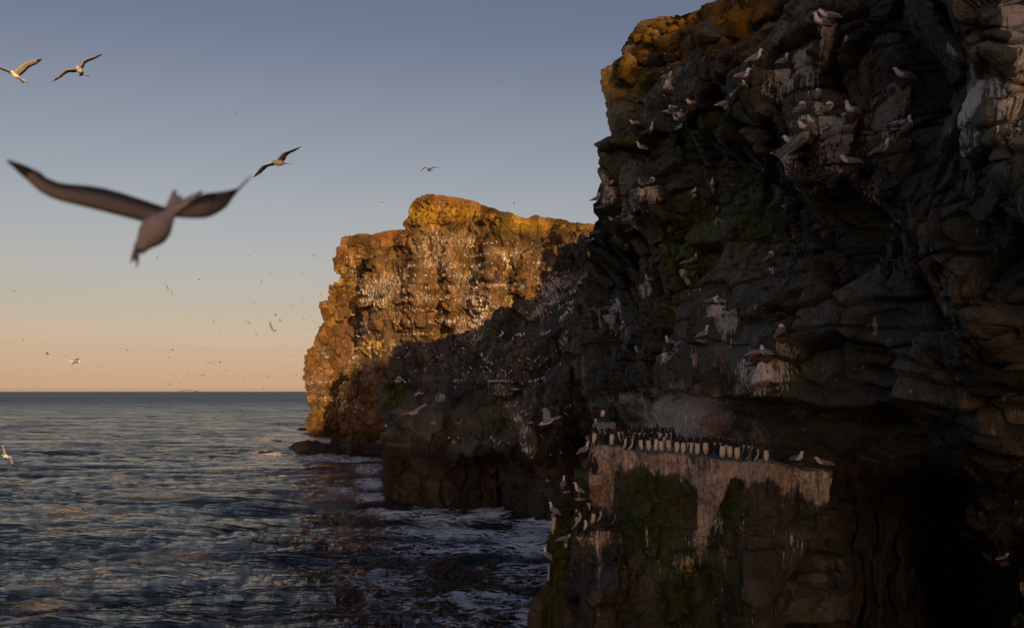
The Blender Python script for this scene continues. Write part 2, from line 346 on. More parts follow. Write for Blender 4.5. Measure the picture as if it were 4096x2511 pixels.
# ------------------------------------------------------------------ shaded middle cliff standing in the surf
CS = [(1560, 1980, 128), (1640, 2000, 126), (1816, 2020, 119), (1915, 2005, 125), (2000, 2000, 126), (2000, 2060, 112), (2070, 2070, 110), (2200, 2070, 109), (1540, 1500, 128), (1560, 1400, 134), (1700, 1500, 124), (1700, 1390, 138),
      (1850, 1400, 130), (1850, 1340, 142), (1900, 1700, 116), (1750, 1700, 120), (2000, 1500, 116), (2100, 1700, 112), (2100, 1400, 118), (2100, 1220, 134), (2180, 1150, 132), (2250, 1000, 128), (2350, 960, 118), (2300, 1300, 98), (2350, 1600, 104), (2350, 1900, 116), (2420, 1300, 92), (2600, 1500, 100)]
L = [(1300, 1640), (1385, 1575), (1393, 1562), (1409, 1549), (1448, 1550), (1504, 1527), (1536, 1511), (1600, 1513), (1640, 1516), (1668, 1528), (1674, 1541), (1740, 1536), (1814, 1531), (1844, 1530), (1858, 1541), (1870, 1544), (1934, 1551), (1977, 1553), (2000, 1570), (2020, 1590)]
T = [(1540, 1392), (1563, 1388), (1640, 1378), (1700, 1372), (1780, 1352), (1850, 1326), (1950, 1290), (2030, 1238), (2100, 1205), (2160, 1170), (2190, 1120), (2215, 1050), (2235, 1010), (2262, 990), (2290, 985), (2330, 952), (2450, 930), (2700, 900)]
base = [(1500, 2015), (1640, 2022), (1816, 2046), (1900, 2030), (2004, 2028), (2012, 2072), (2065, 2094), (2200, 2096), (2700, 2110)]
px, py = grid(L, 2660, T, 470, np.linspace(0, 1, 330), base)
Y = idw(px, py, CS, 70)
Y = Y+3.5*np.exp(-((px-2003)/12)**2)*sstep(py, 1850, 1900)+2.2*np.sin(px/31.)*np.sin(py/90.)*.5
Y = Y+7*blob(px, py, [(2310, 1800, 60, 200, 1), (1960, 1900, 45, 80, .5), (1850, 1900, 60, 70, .35)])
W = world(px, py, Y); W = equalize(W, .5); W[:, :, 2] = np.maximum(W[:, :, 2], -1.2)
W = fold_left(W, 20, (.3, .95, 0), 16); W = fold_top(W, 14, (.1, 1, .05), 22)
V, ID, E_, N, d = rockify(W, (2.0, 7., 2.9), .66, 45, bed=4.2, nb=9, fine=.03, second=.40, crack=.20, s2=.5, tilt=.26, front=.5, size=2.4)
ppx, ppy = to_px(V); rn = fbm(V.reshape(-1, 3), .22, 3, 8).reshape(ID.shape); top = curve(T, ppx)
gu = np.clip(.22+.3*rn, 0, 1)*(1-sstep(ppy-.30*(ppx-1550), 1440, 1560))
gu = np.maximum(gu, np.clip(.36+.35*rn, 0, 1)*sstep(ppx, 1980, 2120)*sstep(ppy, 1080, 1130)*(1-sstep(ppy, 1280, 1420)))
GB = [(1760, 1590, 45, 26, 1), (1990, 1545, 60, 26, .8), (2150, 1530, 50, 30, .9), (2070, 1680, 35, 45, .9), (2100, 1720, 40, 50, .8), (2110, 1800, 35, 22, 1), (1985, 1770, 35, 40, .7), (1820, 1765, 16, 20, .9), (2170, 1745, 14, 30, .9), (2030, 1620, 40, 26, .8),
      (1835, 1690, 22, 18, .7), (1740, 1690, 18, 14, .7), (1980, 1650, 40, 70, .45), (2010, 1800, 22, 60, .5), (2070, 1640, 60, 60, .5), (1700, 1480, 12, 40, .7), (1600, 1520, 40, 16, .7), (1570, 1650, 30, 12, .5), (2190, 1640, 20, 30, .6), (1850, 1545, 14, 22, .7), (1820, 1530, 12, 25, .8)]
gu = np.maximum(gu, blob(ppx, ppy, [(x_, y_, a_*.75, b_*.75, c_*.72) for x_, y_, a_, b_, c_ in GB])); gu *= 1-sstep(ppy, 1840, 1900)
mo = blob(ppx, ppy, [(1575, 1590, 55, 80, 1.), (1590, 1480, 45, 40, .8), (1700, 1700, 70, 60, .5), (1990, 1640, 50, 80, .7), (1960, 1700, 50, 40, .8), (2100, 1250, 130, 70, .6), (1950, 1330, 120, 50, .6), (2160, 1000, 60, 60, .5), (2270, 1600, 40, 120, .6), (1840, 1680, 40, 40, .4), (2290, 1150, 60, 100, .5)])
ta = .35*blob(ppx, ppy, [(1980, 1560, 60, 60, 1), (1700, 1560, 60, 60, .6), (1800, 1500, 150, 60, .6)])
red = .1+.7*sstep(ppy, 1740, 1900)
m1 = np.stack([gu, mo, 0*gu, ta], -1); m2 = np.stack([tone_of(ID, V, 3), .5*sstep(ppy, 1900, 2000), red, 0*gu], -1)
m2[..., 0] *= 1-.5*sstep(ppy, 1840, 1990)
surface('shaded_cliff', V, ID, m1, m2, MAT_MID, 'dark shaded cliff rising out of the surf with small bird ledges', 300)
remember('shade', V, N); lap('shaded cliff')
# ------------------------------------------------------------------ perches on the near rocks: px, py of the feet, pose, heading (degrees, 0 = towards the right), streak width, streak length, nest, label
KW = [
 (2684, 228, 'stand', 15, 0, 0, 0, 'orange-lit gull standing on the sunlit corner of the clifftop rocks'),
 (2670, 316, 'sit', 10, .30, .75, 0, 'gull dozing on a white-streaked knob under the sunlit clifftop'),
 (3022, 262, 'stand', 5, .05, .1, 0, 'large gull standing below and right of the boulder slope, grey wing towards us'),
 (3134, 275, 'stand', 35, .28, 1.0, 0, 'gull standing bolt upright on a narrow white-streaked pillar'),
 (2974, 318, 'sit', 10, .12, .2, 0, 'gull leaning forward on the mossy shelf just left of the upright gull on its pillar'),
 (2904, 432, 'crouch', 12, 0, 0, 0, 'solitary gull crouching on the mossy slope below the shelf with two gulls'),
 (2536, 498, 'low', 170, 0, .3, 0, 'tiny gull tucked in a crack near the outer edge of the dark cliff'),
 (2606, 536, 'stand', -85, 0, .1, 0, 'white-breasted gull facing out from a mossy edge near the outer corner'),
 (2689, 440, 'low', 120, 0, 0, 0, 'grey-backed gull highest in the small huddle under the overhang'),
 (2715, 466, 'sit', 30, .25, .2, 0, 'white-fronted gull in the middle of the huddle under the overhang'),
 (2728, 472, 'low', 150, .2, .3, 0, 'dark-winged gull at the right side of the huddle under the overhang'),
 (2765, 424, 'low', 190, .2, .3, 1, 'gull on the twiggy nest above and right of the huddle'),
 (2680, 454, 'low', 20, 0, 0, 0, 'gull showing only its head at the left of the huddle under the overhang'),
 (2710, 484, 'low', 200, .3, .5, 0, 'gull lying lowest in the huddle, head turned away'),
 (2717, 518, 'low', -60, .1, .1, 0, 'gull peeping over the rim of rock right below the huddle'),
 (2564, 608, 'stand', 160, .12, .7, 0, 'thin upright gull above a long white streak near the outer edge'),
 (3161, 572, 'low', 160, .40, .9, 0, 'gull at the left foot of the broad white-washed slab, looking down'),
 (3281, 105, 'sit', 195, 0, 0, 0, 'front gull of the pair on the highest white-streaked block'),
 (3309, 87, 'crouch', 168, .45, 1.5, 1, 'grey-winged gull behind its mate on the highest white-streaked block'),
 (3275, 408, 'preen', 60, .25, .4, 0, 'hunched gull preening highest of the group on the white-washed slab'),
 (3207, 460, 'preen', 30, .2, .25, 0, 'preening gull at the upper left of the white-washed slab'),
 (3313, 462, 'preen', 10, .55, 1.6, 0, 'gull with head tucked in, in the middle of the white-washed slab'),
 (3406, 463, 'sit', 200, .30, 1.5, 1, 'dark-backed gull on a nest at the right end of the white-washed slab'),
 (3248, 498, 'low', 215, .25, .5, 0, 'upper of the two grey-backed gulls low on the white-washed slab'),
 (3218, 520, 'low', 195, .25, 1.0, 0, 'lower of the two grey-backed gulls low on the white-washed slab'),
 (3396, 669, 'crouch', 150, .5, 1.0, 1, 'gull crouching on a brown nest right under the white-washed slab'),
 (3610, 328, 'crouch', 188, .42, 1.4, 1, 'lone gull brooding on a hanging nest with thick white streaks below'),
 (3633, 552, 'tall', 30, .10, .1, 0, 'long-necked gull stretching its bill to the right beside dark rock'),
 (3527, 634, 'stand', 5, .0, .0, 0, 'gull standing at the left rim of the big brown grass nest'),
 (4066, 22, 'sit', -50, .5, 2.6, 0, 'blurred dark-backed gull at the top corner above a long white streak'),
 (2849, 747, 'sit', -95, .15, .25, 0, 'white-breasted gull facing us on the flat mossy ledge'),
 (2775, 772, 'low', -70, .15, .2, 0, 'gull with only head and breast above the mossy ledge'),
 (2608, 742, 'preen', 25, .5, .9, 0, 'sleeping gull with its head in its back feathers on a streaked ledge end'),
 (2562, 750, 'preen', 110, .4, .8, 0, 'gull looking down at the left end of the streaked ledge'),
 (2513, 888, 'crouch', 12, .1, .2, 0, 'grey gull leaning into the rock above the gull with the yellow bill'),
 (2520, 936, 'stand', 20, .18, 1.9, 0, 'gull with yellow bill clinging to the top of a long streaked rib'),
 (2538, 806, 'crouch', 40, .3, .6, 0, 'gull tail towards us, half hidden by a projecting dark block'),
 (2545, 775, 'crouch', 30, 0, 0, 0, 'upper of two gulls hidden behind the projecting dark block'),
 (2386, 813, 'call', 20, .15, .3, 0, 'calling gull against the sky on a square rock that juts out'),
 (2436, 745, 'crouch', 25, .4, .8, 0, 'dark gull against the sky at the top of the outer bird ledges'),
 (2427, 786, 'tall', 90, 0, 0, 0, 'pale gull standing upright just inside the skyline'),
 (2410, 838, 'crouch', 22, .1, .1, 0, 'lowest of the three gulls behind the square jutting rock'),
 (2416, 822, 'low', 60, 0, 0, 0, 'middle of the three gulls behind the square jutting rock'),
 (2424, 815, 'low', 130, 0, 0, 0, 'highest of the three gulls behind the square jutting rock'),
 (2448, 830, 'stand', 80, .2, .4, 0, 'gull seen from behind, to the right of the three by the square rock'),
 (2486, 872, 'low', 15, 0, 0, 0, 'tail and wing of a gull poking from a cleft'),
 (2450, 884, 'low', 185, 0, 0, 0, 'gull nestled in a dark hollow, head only'),
 (2386, 944, 'stand', 15, .2, .6, 0, 'upright gull on the skyline step above the sunlit headland edge'),
 (2362, 970, 'crouch', 15, .3, .8, 0, 'grey-winged gull on the lowest skyline step by the sunlit headland'),
 (2752, 1062, 'crouch', 18, .2, 1.2, 1, 'left gull of the pressed-together pair above a long white streak'),
 (2779, 1060, 'stand', 60, .25, 1.2, 1, 'right gull of the pressed-together pair above a long white streak'),
 (3083, 1050, 'preen', 25, .22, .8, 1, 'hunched gull on a small pendant nest in the middle of the dark wall'),
 (2594, 1124, 'sit', 140, .32, 1.0, 0, 'white gull on a square white-streaked block low on the outer wall'),
 (2851, 1217, 'crouch', 12, .35, 1.9, 1, 'left gull of the overlapping pair on the tall white-streaked nest column'),
 (2874, 1215, 'low', 160, .30, 1.6, 1, 'darker gull overlapping its mate on the tall white-streaked nest column'),
 (2815, 1360, 'call', 15, .3, 1.0, 0, 'calling gull with open bill beside the thick white wash'),
 (2678, 1378, 'sit', 140, .26, 1.0, 1, 'small gull on a nest stub with white streaks, turned to the left'),
 (3125, 1352, 'preen', 40, .28, 1.5, 1, 'drooping gull with both wings loose above the white column'),
 (3026, 1432, 'crouch', 10, .4, 1.2, 1, 'left gull of the pair facing each other above the streaked shelf'),
 (3062, 1430, 'sit', 120, .45, 1.3, 1, 'right gull of the pair facing each other above the streaked shelf'),
 (2553, 1420, 'stand', 155, .14, 1.0, 0, 'narrow upright gull low on the outer wall above a thin streak'),
 (2369, 1238, 'low', 20, .6, 1.6, 0, 'single gull at the left of the dim mid-height ledges'),
 (2409, 1242, 'crouch', 15, .6, 1.8, 1, 'left of two gulls side by side on a drooping nest'),
 (2424, 1240, 'crouch', 15, .6, 1.8, 1, 'right of two gulls side by side on a drooping nest'),
 (2455, 1205, 'low', 10, .5, 2.6, 0, 'gull at the top of a narrow white column on the outer wall'),
 (2458, 1250, 'crouch', 10, .5, 1.2, 0, 'gull halfway down the narrow white column on the outer wall'),
 (2494, 1303, 'sit', 100, .3, .8, 0, 'grey-backed gull perched on the shoulder of a big rounded rock'),
 (4015, 2244, 'crouch', 15, .5, 1.6, 1, 'pale gull alone on a nest pillar in the black cave'),
]
WASH = [(2410, 720, 30, 40, 1), (2440, 760, 30, 25, .9), (2400, 900, 40, 60, .55), (2455, 930, 25, 50, .8), (2490, 820, 26, 60, .9), (2470, 790, 30, 30, .8), (2520, 870, 20, 40, .9), (2620, 800, 50, 45, .75), (2700, 740, 80, 18, .5), (3060, 680, 40, 25, .9), (3290, 650, 30, 50, .8),
        (3500, 780, 55, 110, .85), (3570, 900, 35, 30, 1), (3420, 730, 60, 70, .7), (3320, 800, 70, 60, .5), (3140, 830, 22, 30, 1), (3180, 960, 14, 50, 1), (3500, 1310, 14, 60, 1), (3135, 120, 40, 60, .3), (3280, 40, 60, 30, .4), (2870, 880, 32, 30, .85), (2930, 1230, 25, 40, .85),
        (4050, 150, 40, 160, .8), (4000, 330, 30, 60, .7), (3810, 520, 60, 30, .5), (3640, 1560, 10, 30, .9), (3830, 1520, 14, 45, .9), (4030, 1580, 36, 40, .8), (2950, 1480, 30, 50, .8), (3060, 1490, 90, 40, .8), (3110, 1520, 25, 60, .8), (2810, 1440, 30, 60, .8), (2880, 1450, 30, 60, .7), (3000, 1400, 20, 20, .8), (2600, 900, 12, 50, .9), (2420, 1250, 80, 80, .45), (2350, 1180, 60, 80, .4)]
# ------------------------------------------------------------------ near cliff: overhanging upper wall, niche and cave
DS = [(2420, 300, 39), (2450, 500, 37.5), (2400, 800, 37.5), (2430, 720, 37), (2380, 950, 42), (2400, 1100, 56), (2370, 1200, 64), (2280, 1200, 80), (2330, 1400, 72), (2330, 1560, 74), (2606, 533, 35), (2684, 227, 36), (2540, 150, 38.5), (2800, 80, 34.5), (3000, 0, 31), (2900, 435, 25), (3022, 262, 22.5),
      (3134, 273, 20.5), (2850, 745, 32), (2608, 740, 32.5), (2775, 770, 32.5), (3083, 1048, 27), (2754, 1060, 30), (3396, 668, 21.6), (3527, 630, 19.5), (3633, 548, 18.3), (3610, 326, 18.5), (3275, 405, 21), (3300, 90, 20.3), (2819, 1347, 26), (3127, 1365, 22.3), (3050, 1440, 22.8), (2851, 1215, 28.5),
      (2594, 1122, 33), (4073, 30, 13.5), (4096, 600, 13.8), (3900, 900, 16), (4096, 1300, 14.5), (3500, 1300, 20), (3400, 1000, 22), (2500, 1000, 38), (2450, 1240, 50), (2594, 1400, 34), (3300, 1540, 21), (2700, 1540, 26.5), (2480, 1540, 42), (3700, 1600, 18), (4096, 1650, 15.5), (3300, -300, 23), (4000, -300, 17), (4300, 800, 12.5), (3400, 2200, 20), (4100, 2300, 20)]
L = [(-420, 3560), (-150, 3160), (0, 2897), (21, 2850), (45, 2780), (58, 2735), (78, 2700), (88, 2668), (96, 2615), (112, 2575), (130, 2543), (150, 2524), (195, 2499), (232, 2496), (250, 2457), (266, 2430), (282, 2402), (324, 2409), (398, 2418), (463, 2430), (505, 2446), (542, 2448), (556, 2430), (567, 2414), (584, 2384), (635, 2388), (681, 2408),
     (700, 2417), (730, 2432), (742, 2424), (775, 2410), (812, 2392), (815, 2378), (854, 2376), (866, 2388), (880, 2392), (892, 2376), (928, 2372), (945, 2362), (970, 2346), (1000, 2352), (1090, 2346), (1150, 2310), (1300, 2290), (1450, 2290), (1560, 2330), (1620, 2370), (1700, 2385), (2600, 2400)]
yr = np.concatenate([np.linspace(-420, 0, 30, endpoint=False), np.linspace(0, 2511, 720), np.linspace(2511, 5200, 30)[1:]])
rows = (yr+420)/(5200+420)
px, py = grid(L, 4330, -420., 590, rows, 5200.); py = np.broadcast_to(py, px.shape)*1.0
Yf = idw(px, py, DS, 125)
roof = curve([(2200, 1600), (2400, 1565), (2480, 1545), (2600, 1535), (2700, 1553), (2850, 1570), (3000, 1580), (3140, 1585), (3300, 1612), (3450, 1622), (3550, 1590), (3650, 1610), (3750, 1660), (3900, 1700), (4096, 1740), (4330, 1760)], px)
Yn = Yf.copy()
# broad buttresses and gullies of the upper wall
Yn += .9*np.exp(-((px-2860-.1*(py-400))/40)**2)*sstep(py, 150, 300)*(1-sstep(py, 560, 700))
Yn += .7*np.exp(-((px-2470)/30)**2)*sstep(py, 1000, 1100)*(1-sstep(py, 1350, 1450))-.6*np.exp(-((px-2650)/90)**2-((py-820)/110)**2)-.5*np.exp(-((px-2960)/120)**2-((py-780)/120)**2)
Yn += .8*np.exp(-((px-3120)/22)**2)*sstep(py, 560, 700)*(1-sstep(py, 900, 1000))+.6*np.exp(-((px-3350)/40)**2-((py-230)/130)**2)-.5*np.exp(-((px-3290)/75)**2)*sstep(py, 95, 112)*(1-sstep(py, 250, 300))
Yn -= .65*sstep(py+.12*(px-3290), 448, 470)*(1-sstep(py, 700, 760))*np.exp(-((px-3290)/150)**4)
Yn -= .45*sstep(py-.0*(px-3000), 1424, 1440)*(1-sstep(py, 1540, 1570))*np.exp(-((px-3060)/100)**4)
# layered overhangs at the right
lay = py-.13*(px-3400)
for yy, dd in ((1385, .55), (1445, .5), (1560, .6), (1640, .7)):
    Yn += dd*sstep(lay, yy, yy+10)*sstep(px, 3380, 3560)
ov = sstep(py-roof, 0, 26)
Yn += ov*2.8+sstep(py-roof, 26, 190)*.9
# the pale concave column behind the crowd, and the low cave beside it
Yn -= 4.0*np.exp(-(((px-2760-.0*py)/(170-30*sstep(py, 1560, 1760))))**2)*sstep(py-roof, 12, 120)*(1-.25*np.sin(np.clip((py-1560)/220, 0, 1)*math.pi))
Yn += 2.6*np.exp(-((px-2555)/75)**4-((py-1715)/38)**4)+1.1*np.exp(-((px-2600)/95)**4-((py-1700)/60)**4)
Yn += 10*sstep(px, 2350, 2400)*(1-sstep(px, 2440, 2470))*0
wx = px+45*fbm(np.stack([px.ravel()/170., py.ravel()/170., px.ravel()*0], -1), 1., 4, 5).reshape(px.shape)-.12*(py-2200); wy = py+50*fbm(np.stack([px.ravel()/150., py.ravel()/210., px.ravel()*0+9], -1), 1., 4, 6).reshape(px.shape)
cave = np.exp(-((wx-3820)/180)**2.0-((wy-2310)/370)**4)
Yn += 11*cave+6*sstep(wx, 3300, 3640)*sstep(wy, 1770, 1950)*(1-sstep(wx, 3880, 4060))-1.3*np.exp(-((px-3600)/140)**4-((py-2010)/130)**4)-.8*np.exp(-((px-3450)/110)**4-((py-2200)/180)**4)
Yn += 2.5*sstep(px, 3990, 4060)*sstep(py, 1900, 2100)
Yn = np.maximum(Yn, 10); Yn = blur(Yn[..., None], 3, 1)[..., 0]
W = world(px, py, Yn); W = equalize(W, .6)
W[..., 2] = np.maximum(W[..., 2], -1.)
W = fold_left(W, 20, (.30, .95, 0), 9); W = fold_right(W, 46, (.90, -.30, 0), 34); W = fold_top(W, 8, (.2, 1, .05), 8)
c_amp = .34
wpx, wpy = to_px(W); dmp = .35+.65*sstep(wpx-curve(L, wpy), 0, 130)
V, ID, E_, N, d = rockify(W, (5., 1.75, 1.15), c_amp, 61, bed=1.9, nb=16, fine=.022, second=.40, tilt=.38, crack=.30, s2=.55, s3=.7, front=.65, fdir=(-.75, -.66, 0.), size=1.15, damp=dmp)
ppx, ppy = to_px(W)
# smoother water-worn rock inside the niche
worn = sstep(ppy-(roof.mean()+20), 0, 50)*0
smooth_m = np.clip(blob(ppx, ppy, [(2740, 1680, 230, 130, 1.35)]), 0, 1)[..., None]
V = V*(1-smooth_m*.9)+W*(smooth_m*.9)
lap('near cliff rock')
def add_ledges(V, N, perches, win=26):
    """push a knob out under each pair of feet and give back the standing points"""
    fx, fy = to_px(V); feet = []; flat = V.reshape(-1, 3); fxf = fx.ravel(); fyf = fy.ravel()
    for (x, y, w, ln) in perches:
        m = np.nonzero((np.abs(fxf-x) < win) & (np.abs(fyf-y) < win))[0]
        if not len(m): feet.append(P(x, y, 25)); continue
        near = m[np.argsort((fxf[m]-x)**2+(fyf[m]-y)**2)[:12]]; Yh = flat[near, 1].min(); ab = np.nonzero((np.abs(fxf-x) < 22) & (fyf < y) & (fyf > y-62))[0]
        if len(ab): Yh = max(min(Yh, np.percentile(flat[ab, 1], 12)), Yh-1.1)
        p = P(x, y, Yh-.14)
        feet.append(p)
        s = .16+.25*w
        dx = flat[:, 0]-p[0]; dz = p[2]-flat[:, 2]; dy = flat[:, 1]-p[1]
        k = np.nonzero((np.abs(dx) < s*1.8) & (dz > -.03) & (dz < .8) & (np.abs(dy) < 1.0))[0]
        prof = np.exp(-(dx[k]/s)**4)*np.where(dz[k] < .0, .0, np.exp(-(dz[k]/.42)**2))
        tgt = p[1]-.05
        flat[k, 1] = flat[k, 1]+(tgt-flat[k, 1])*prof*np.where(flat[k, 1] > tgt, 1, 0)
    return feet
PERCH_D = [(k[0], k[1]+2, k[4], k[5]) for k in KW]
FEET = add_ledges(V, N, PERCH_D)
def guano_under(V, feet, lens):
    g = np.zeros(V.shape[:2]).ravel(); f = V.reshape(-1, 3)
    for p, (w, ln) in zip(feet, lens):
        if w <= 0: continue
        dx = f[:, 0]-p[0]; dz = p[2]-f[:, 2]
        k = np.nonzero((np.abs(dx) < w*1.6) & (dz > -.06) & (dz < ln*1.3) & (np.abs(f[:, 1]-p[1]) < 2.))[0]
        ww = w*.50*(1-.35*np.clip(dz[k]/ln, 0, 1)); g[k] = np.maximum(g[k], np.exp(-(dx[k]/ww)**4)*(1-sstep(dz[k], .25*ln, ln*1.1))*.92)
    return g.reshape(V.shape[:2])
ppx, ppy = to_px(V); Pf = V.reshape(-1, 3); rn = fbm(Pf, .6, 3, 9).reshape(ID.shape); rn2 = fbm(Pf, .35, 3, 19).reshape(ID.shape)
gu = guano_under(V, FEET, [(k[4], k[5]) for k in KW]); gu = np.maximum(gu, blob(ppx, ppy, [(x_, y_, a_*.85, b_*.85, c_*.86) for x_, y_, a_, b_, c_ in WASH])*np.clip(.75+.5*rn, 0, 1))
gu = np.maximum(gu, .12+.1*rn)
mo = .30+.35*rn2+blob(ppx, ppy, [(2750, 900, 240, 180, .42), (2950, 850, 160, 160, .36), (3080, 330, 60, 90, .4), (2650, 570, 250, 40, .4), (2470, 780, 70, 60, .5), (2900, 470, 200, 60, .35), (2700, 1100, 120, 160, .2)])
mo *= 1-.5*sstep(ppx, 3150, 3500)
dd_ = ppy-curve(L, ppy)*0
li = np.where(ppy < 420-.28*(ppx-2400)*1.0, .22, 0)+blob(ppx, ppy, [(2700, 120, 200, 60, .5), (2640, 190, 120, 60, .5), (2900, 50, 180, 50, .5), (2480, 350, 60, 100, .2), (2960, 150, 60, 12, .8)])
li = np.clip(li, 0, 1)*(ppx < 3150)
ta = .9*blob(ppx, ppy, [(2720, 1690, 170, 150, 1.5), (2850, 1780, 240, 60, 1.0), (2560, 1590, 140, 45, .8), (2700, 1600, 60, 60, .5)])+.22*blob(ppx, ppy, [(2950, 1680, 200, 90, 1), (3250, 1560, 100, 40, .6)])+.12*(rn > .4)
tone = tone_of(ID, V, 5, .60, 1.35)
tone = tone*(1-.4*sstep(ppy, 1850, 1960)*sstep(ppx, 3300, 3400))  # cave darkness right of the ledge painted into the rock tone
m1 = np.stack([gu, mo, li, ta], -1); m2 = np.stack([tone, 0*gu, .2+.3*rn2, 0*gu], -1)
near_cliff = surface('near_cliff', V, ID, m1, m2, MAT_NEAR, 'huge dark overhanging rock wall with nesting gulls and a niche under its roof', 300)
remember('near', V, N); lap('near cliff')

# ------------------------------------------------------------------ ledge rock: the flat-topped block where the guillemots crowd
TOPL = [(2366, 1780), (2420, 1783), (2480, 1787), (2496, 1802), (2600, 1808), (2700, 1817), (2870, 1830), (2890, 1838), (3060, 1850), (3120, 1861), (3220, 1872), (3330, 1890), (3480, 1905)]
L = [(1700, 2366), (1780, 2366), (1800, 2362), (1830, 2354), (1842, 2336), (1880, 2322), (1913, 2303), (1955, 2287), (1962, 2252), (1985, 2230), (2079, 2196), (2132, 2192), (2141, 2182), (2212, 2178), (2302, 2165), (2413, 2133), (2511, 2122), (3300, 2060), (5300, 1900)]
R = [(1780, 3332), (1890, 3334), (2000, 3322), (2100, 3275), (2200, 3240), (2350, 3165), (2511, 3112), (3300, 3000), (5300, 2900)]
yr = np.concatenate([np.linspace(0, 1, 300)*.195, np.linspace(.195, 1, 22)[1:]])
px, py = grid(L, R, TOPL, 400, yr, 5300.)
ES = [(2380, 1800, 25.6), (2420, 1900, 25.4), (2500, 1850, 24.6), (2700, 1850, 23.8), (2700, 2100, 23.9), (2900, 1880, 23.1), (3100, 1900, 22.5), (3300, 1920, 22.2), (3200, 2100, 22.4), (2330, 2000, 26.2), (2230, 2050, 26.8), (2200, 2250, 26.6), (2180, 2450, 26.4), (2500, 2450, 23.8), (2700, 2400, 23.6), (3000, 2400, 22.6), (2800, 2500, 23.2), (3000, 2200, 22.6), (2300, 2900, 26), (2900, 3300, 22.5), (2500, 5000, 25)]
Y = idw(px, py, ES, 70)
cor = 2452-.03*(py-1800)
Y += .25*sstep(cor-px, -6, 6)*(1-sstep(py, 2060, 2110))                         # pink left facet set back from the tall green face
shelf = curve([(2150, 2150), (2285, 2112), (2330, 2118), (2400, 2126), (2470, 2118), (2640, 2130), (3300, 2140)], px)
Y -= 1.15*sstep(py-shelf, -3, 5)*sstep(px, 2268, 2300)*(1-sstep(px, 2478, 2500))*(1-sstep(py, 2300, 2560))
Y -= .25*sstep(py, 2096, 2106)*sstep(px, 2480, 2520)*(1-sstep(px, 2760, 2860))
Y += .5*sstep(px, 2700, 2740+.2*(py-2150))*sstep(py, 2170, 2260)*(1-sstep(px, 2770, 2850))*(1-sstep(py, 2380, 2450))
Y -= .55*np.exp(-((px-2770)/70)**4)*sstep(py, 2190, 2196)*(1-sstep(py, 2250, 2300))
Y -= .6*np.exp(-((px-2830)/75)**4)*sstep(py, 2130, 2136)*(1-sstep(py, 2180, 2200))
dg = px-(2925-.40*(py-1900)); Y += .22*sstep(dg, -8, 4)*(1-sstep(dg, 30, 110))*sstep(py, 1880, 2000)*(1-sstep(py, 2140, 2230))  # dark green slanting recess
Y -= .9*np.exp(-((px-2325)/52)**4-((py-2420)/58)**4)                           # boulder low at the left
Y -= .7*np.exp(-((px-2720)/62)**4)*sstep(py, 2330, 2342)*(1-sstep(py, 2470, 2500))
Y -= .5*np.exp(-((px-3010)/95)**4)*sstep(py, 2210, 2222)+.35*np.exp(-((px-3000)/80)**4-((py-2370)/60)**4)
Y += .3*np.sin(px/90.+py/200.)*.4
py = py+(7*fbm(np.stack([px.ravel()/60., px.ravel()*0, px.ravel()*0], -1), 1., 4, 3).reshape(px.shape)+5*sstep(fbm(np.stack([px.ravel()/34., px.ravel()*0, px.ravel()*0+5], -1), 1., 2, 9).reshape(px.shape), .25, .5))*np.exp(-(py-curve(TOPL, px))/25)*(px > 2500)
W = world(px, py, Y)
W[..., 2] = np.maximum(W[..., 2], -1.)
W = fold_left(W, 14, (.55, .83, 0), 5); W = fold_right(W, 20, (.25, .97, 0), 6)
ntop = 46
W = fold_top(W, ntop, (.05, 1, .0), 4.6)
V, ID, E_, N, d = rockify(W, (1.3, 4., 1.4), .12, 77, bed=None, nb=3, fine=.018, second=.45, tilt=.6, crack=.14, s2=.5, s3=.5)
flatm = sstep(np.arange(V.shape[0])[:, None]*1., ntop+10, ntop-2)[..., None]*np.array([0, 0, 1.])
V = V*(1-flatm*.85)+W*flatm*.85
V[:ntop, :, 2] += .02*fbm(V[:ntop].reshape(-1, 3), 2.5, 3, 4).reshape(ntop, -1)
W_LEDGE = W
LG = [(2319, 1986, 'stand', 165, .06, .1, 0, 'white gull facing left on the flat green rock step'),
      (2254, 1960, 'stand', 80, .05, .1, 0, 'grey-backed gull on the corner of the flat green rock step above the water'),
      (2214, 2064, 'stand', 130, .16, .8, 0, 'gull on a white-streaked stub high on the mossy pillar over the sea'),
      (2188, 2244, 'stand', 120, .16, .9, 0, 'gull on a white-streaked stub halfway down the mossy pillar over the sea'),
      (2263, 2168, 'crouch', 15, .1, .2, 0, 'gull clinging to the left edge of the pink-stained shelf'),
      (2338, 1824, 'stand', 40, .08, .2, 0, 'small gull at the left tip of the guillemot ledge'),
      (3192, 1854, 'sit', -55, 0, 0, 1, 'dark-backed gull sitting on a grass nest on the right part of the guillemot ledge'),
      (3290, 1874, 'crouch', 178, 0, 0, 1, 'pale gull facing left at the far right end of the guillemot ledge')]
GP = [(2363, 1886), (2380, 1896)]
FE = add_ledges(V, N, [(k[0], k[1]+2, .2 if i < 6 else 0, k[5]) for i, k in enumerate(LG[:6])]+[(x, y+2, .5, 0) for x, y in GP], 14)
ppx, ppy = to_px(V); Pf = V.reshape(-1, 3); rn = fbm(Pf, .7, 3, 9).reshape(ID.shape); vst = fbm(Pf*np.array([1, 1, .12]), 2.6, 4, 29).reshape(ID.shape)
tl = curve(TOPL, ppx); dep = ppy-tl
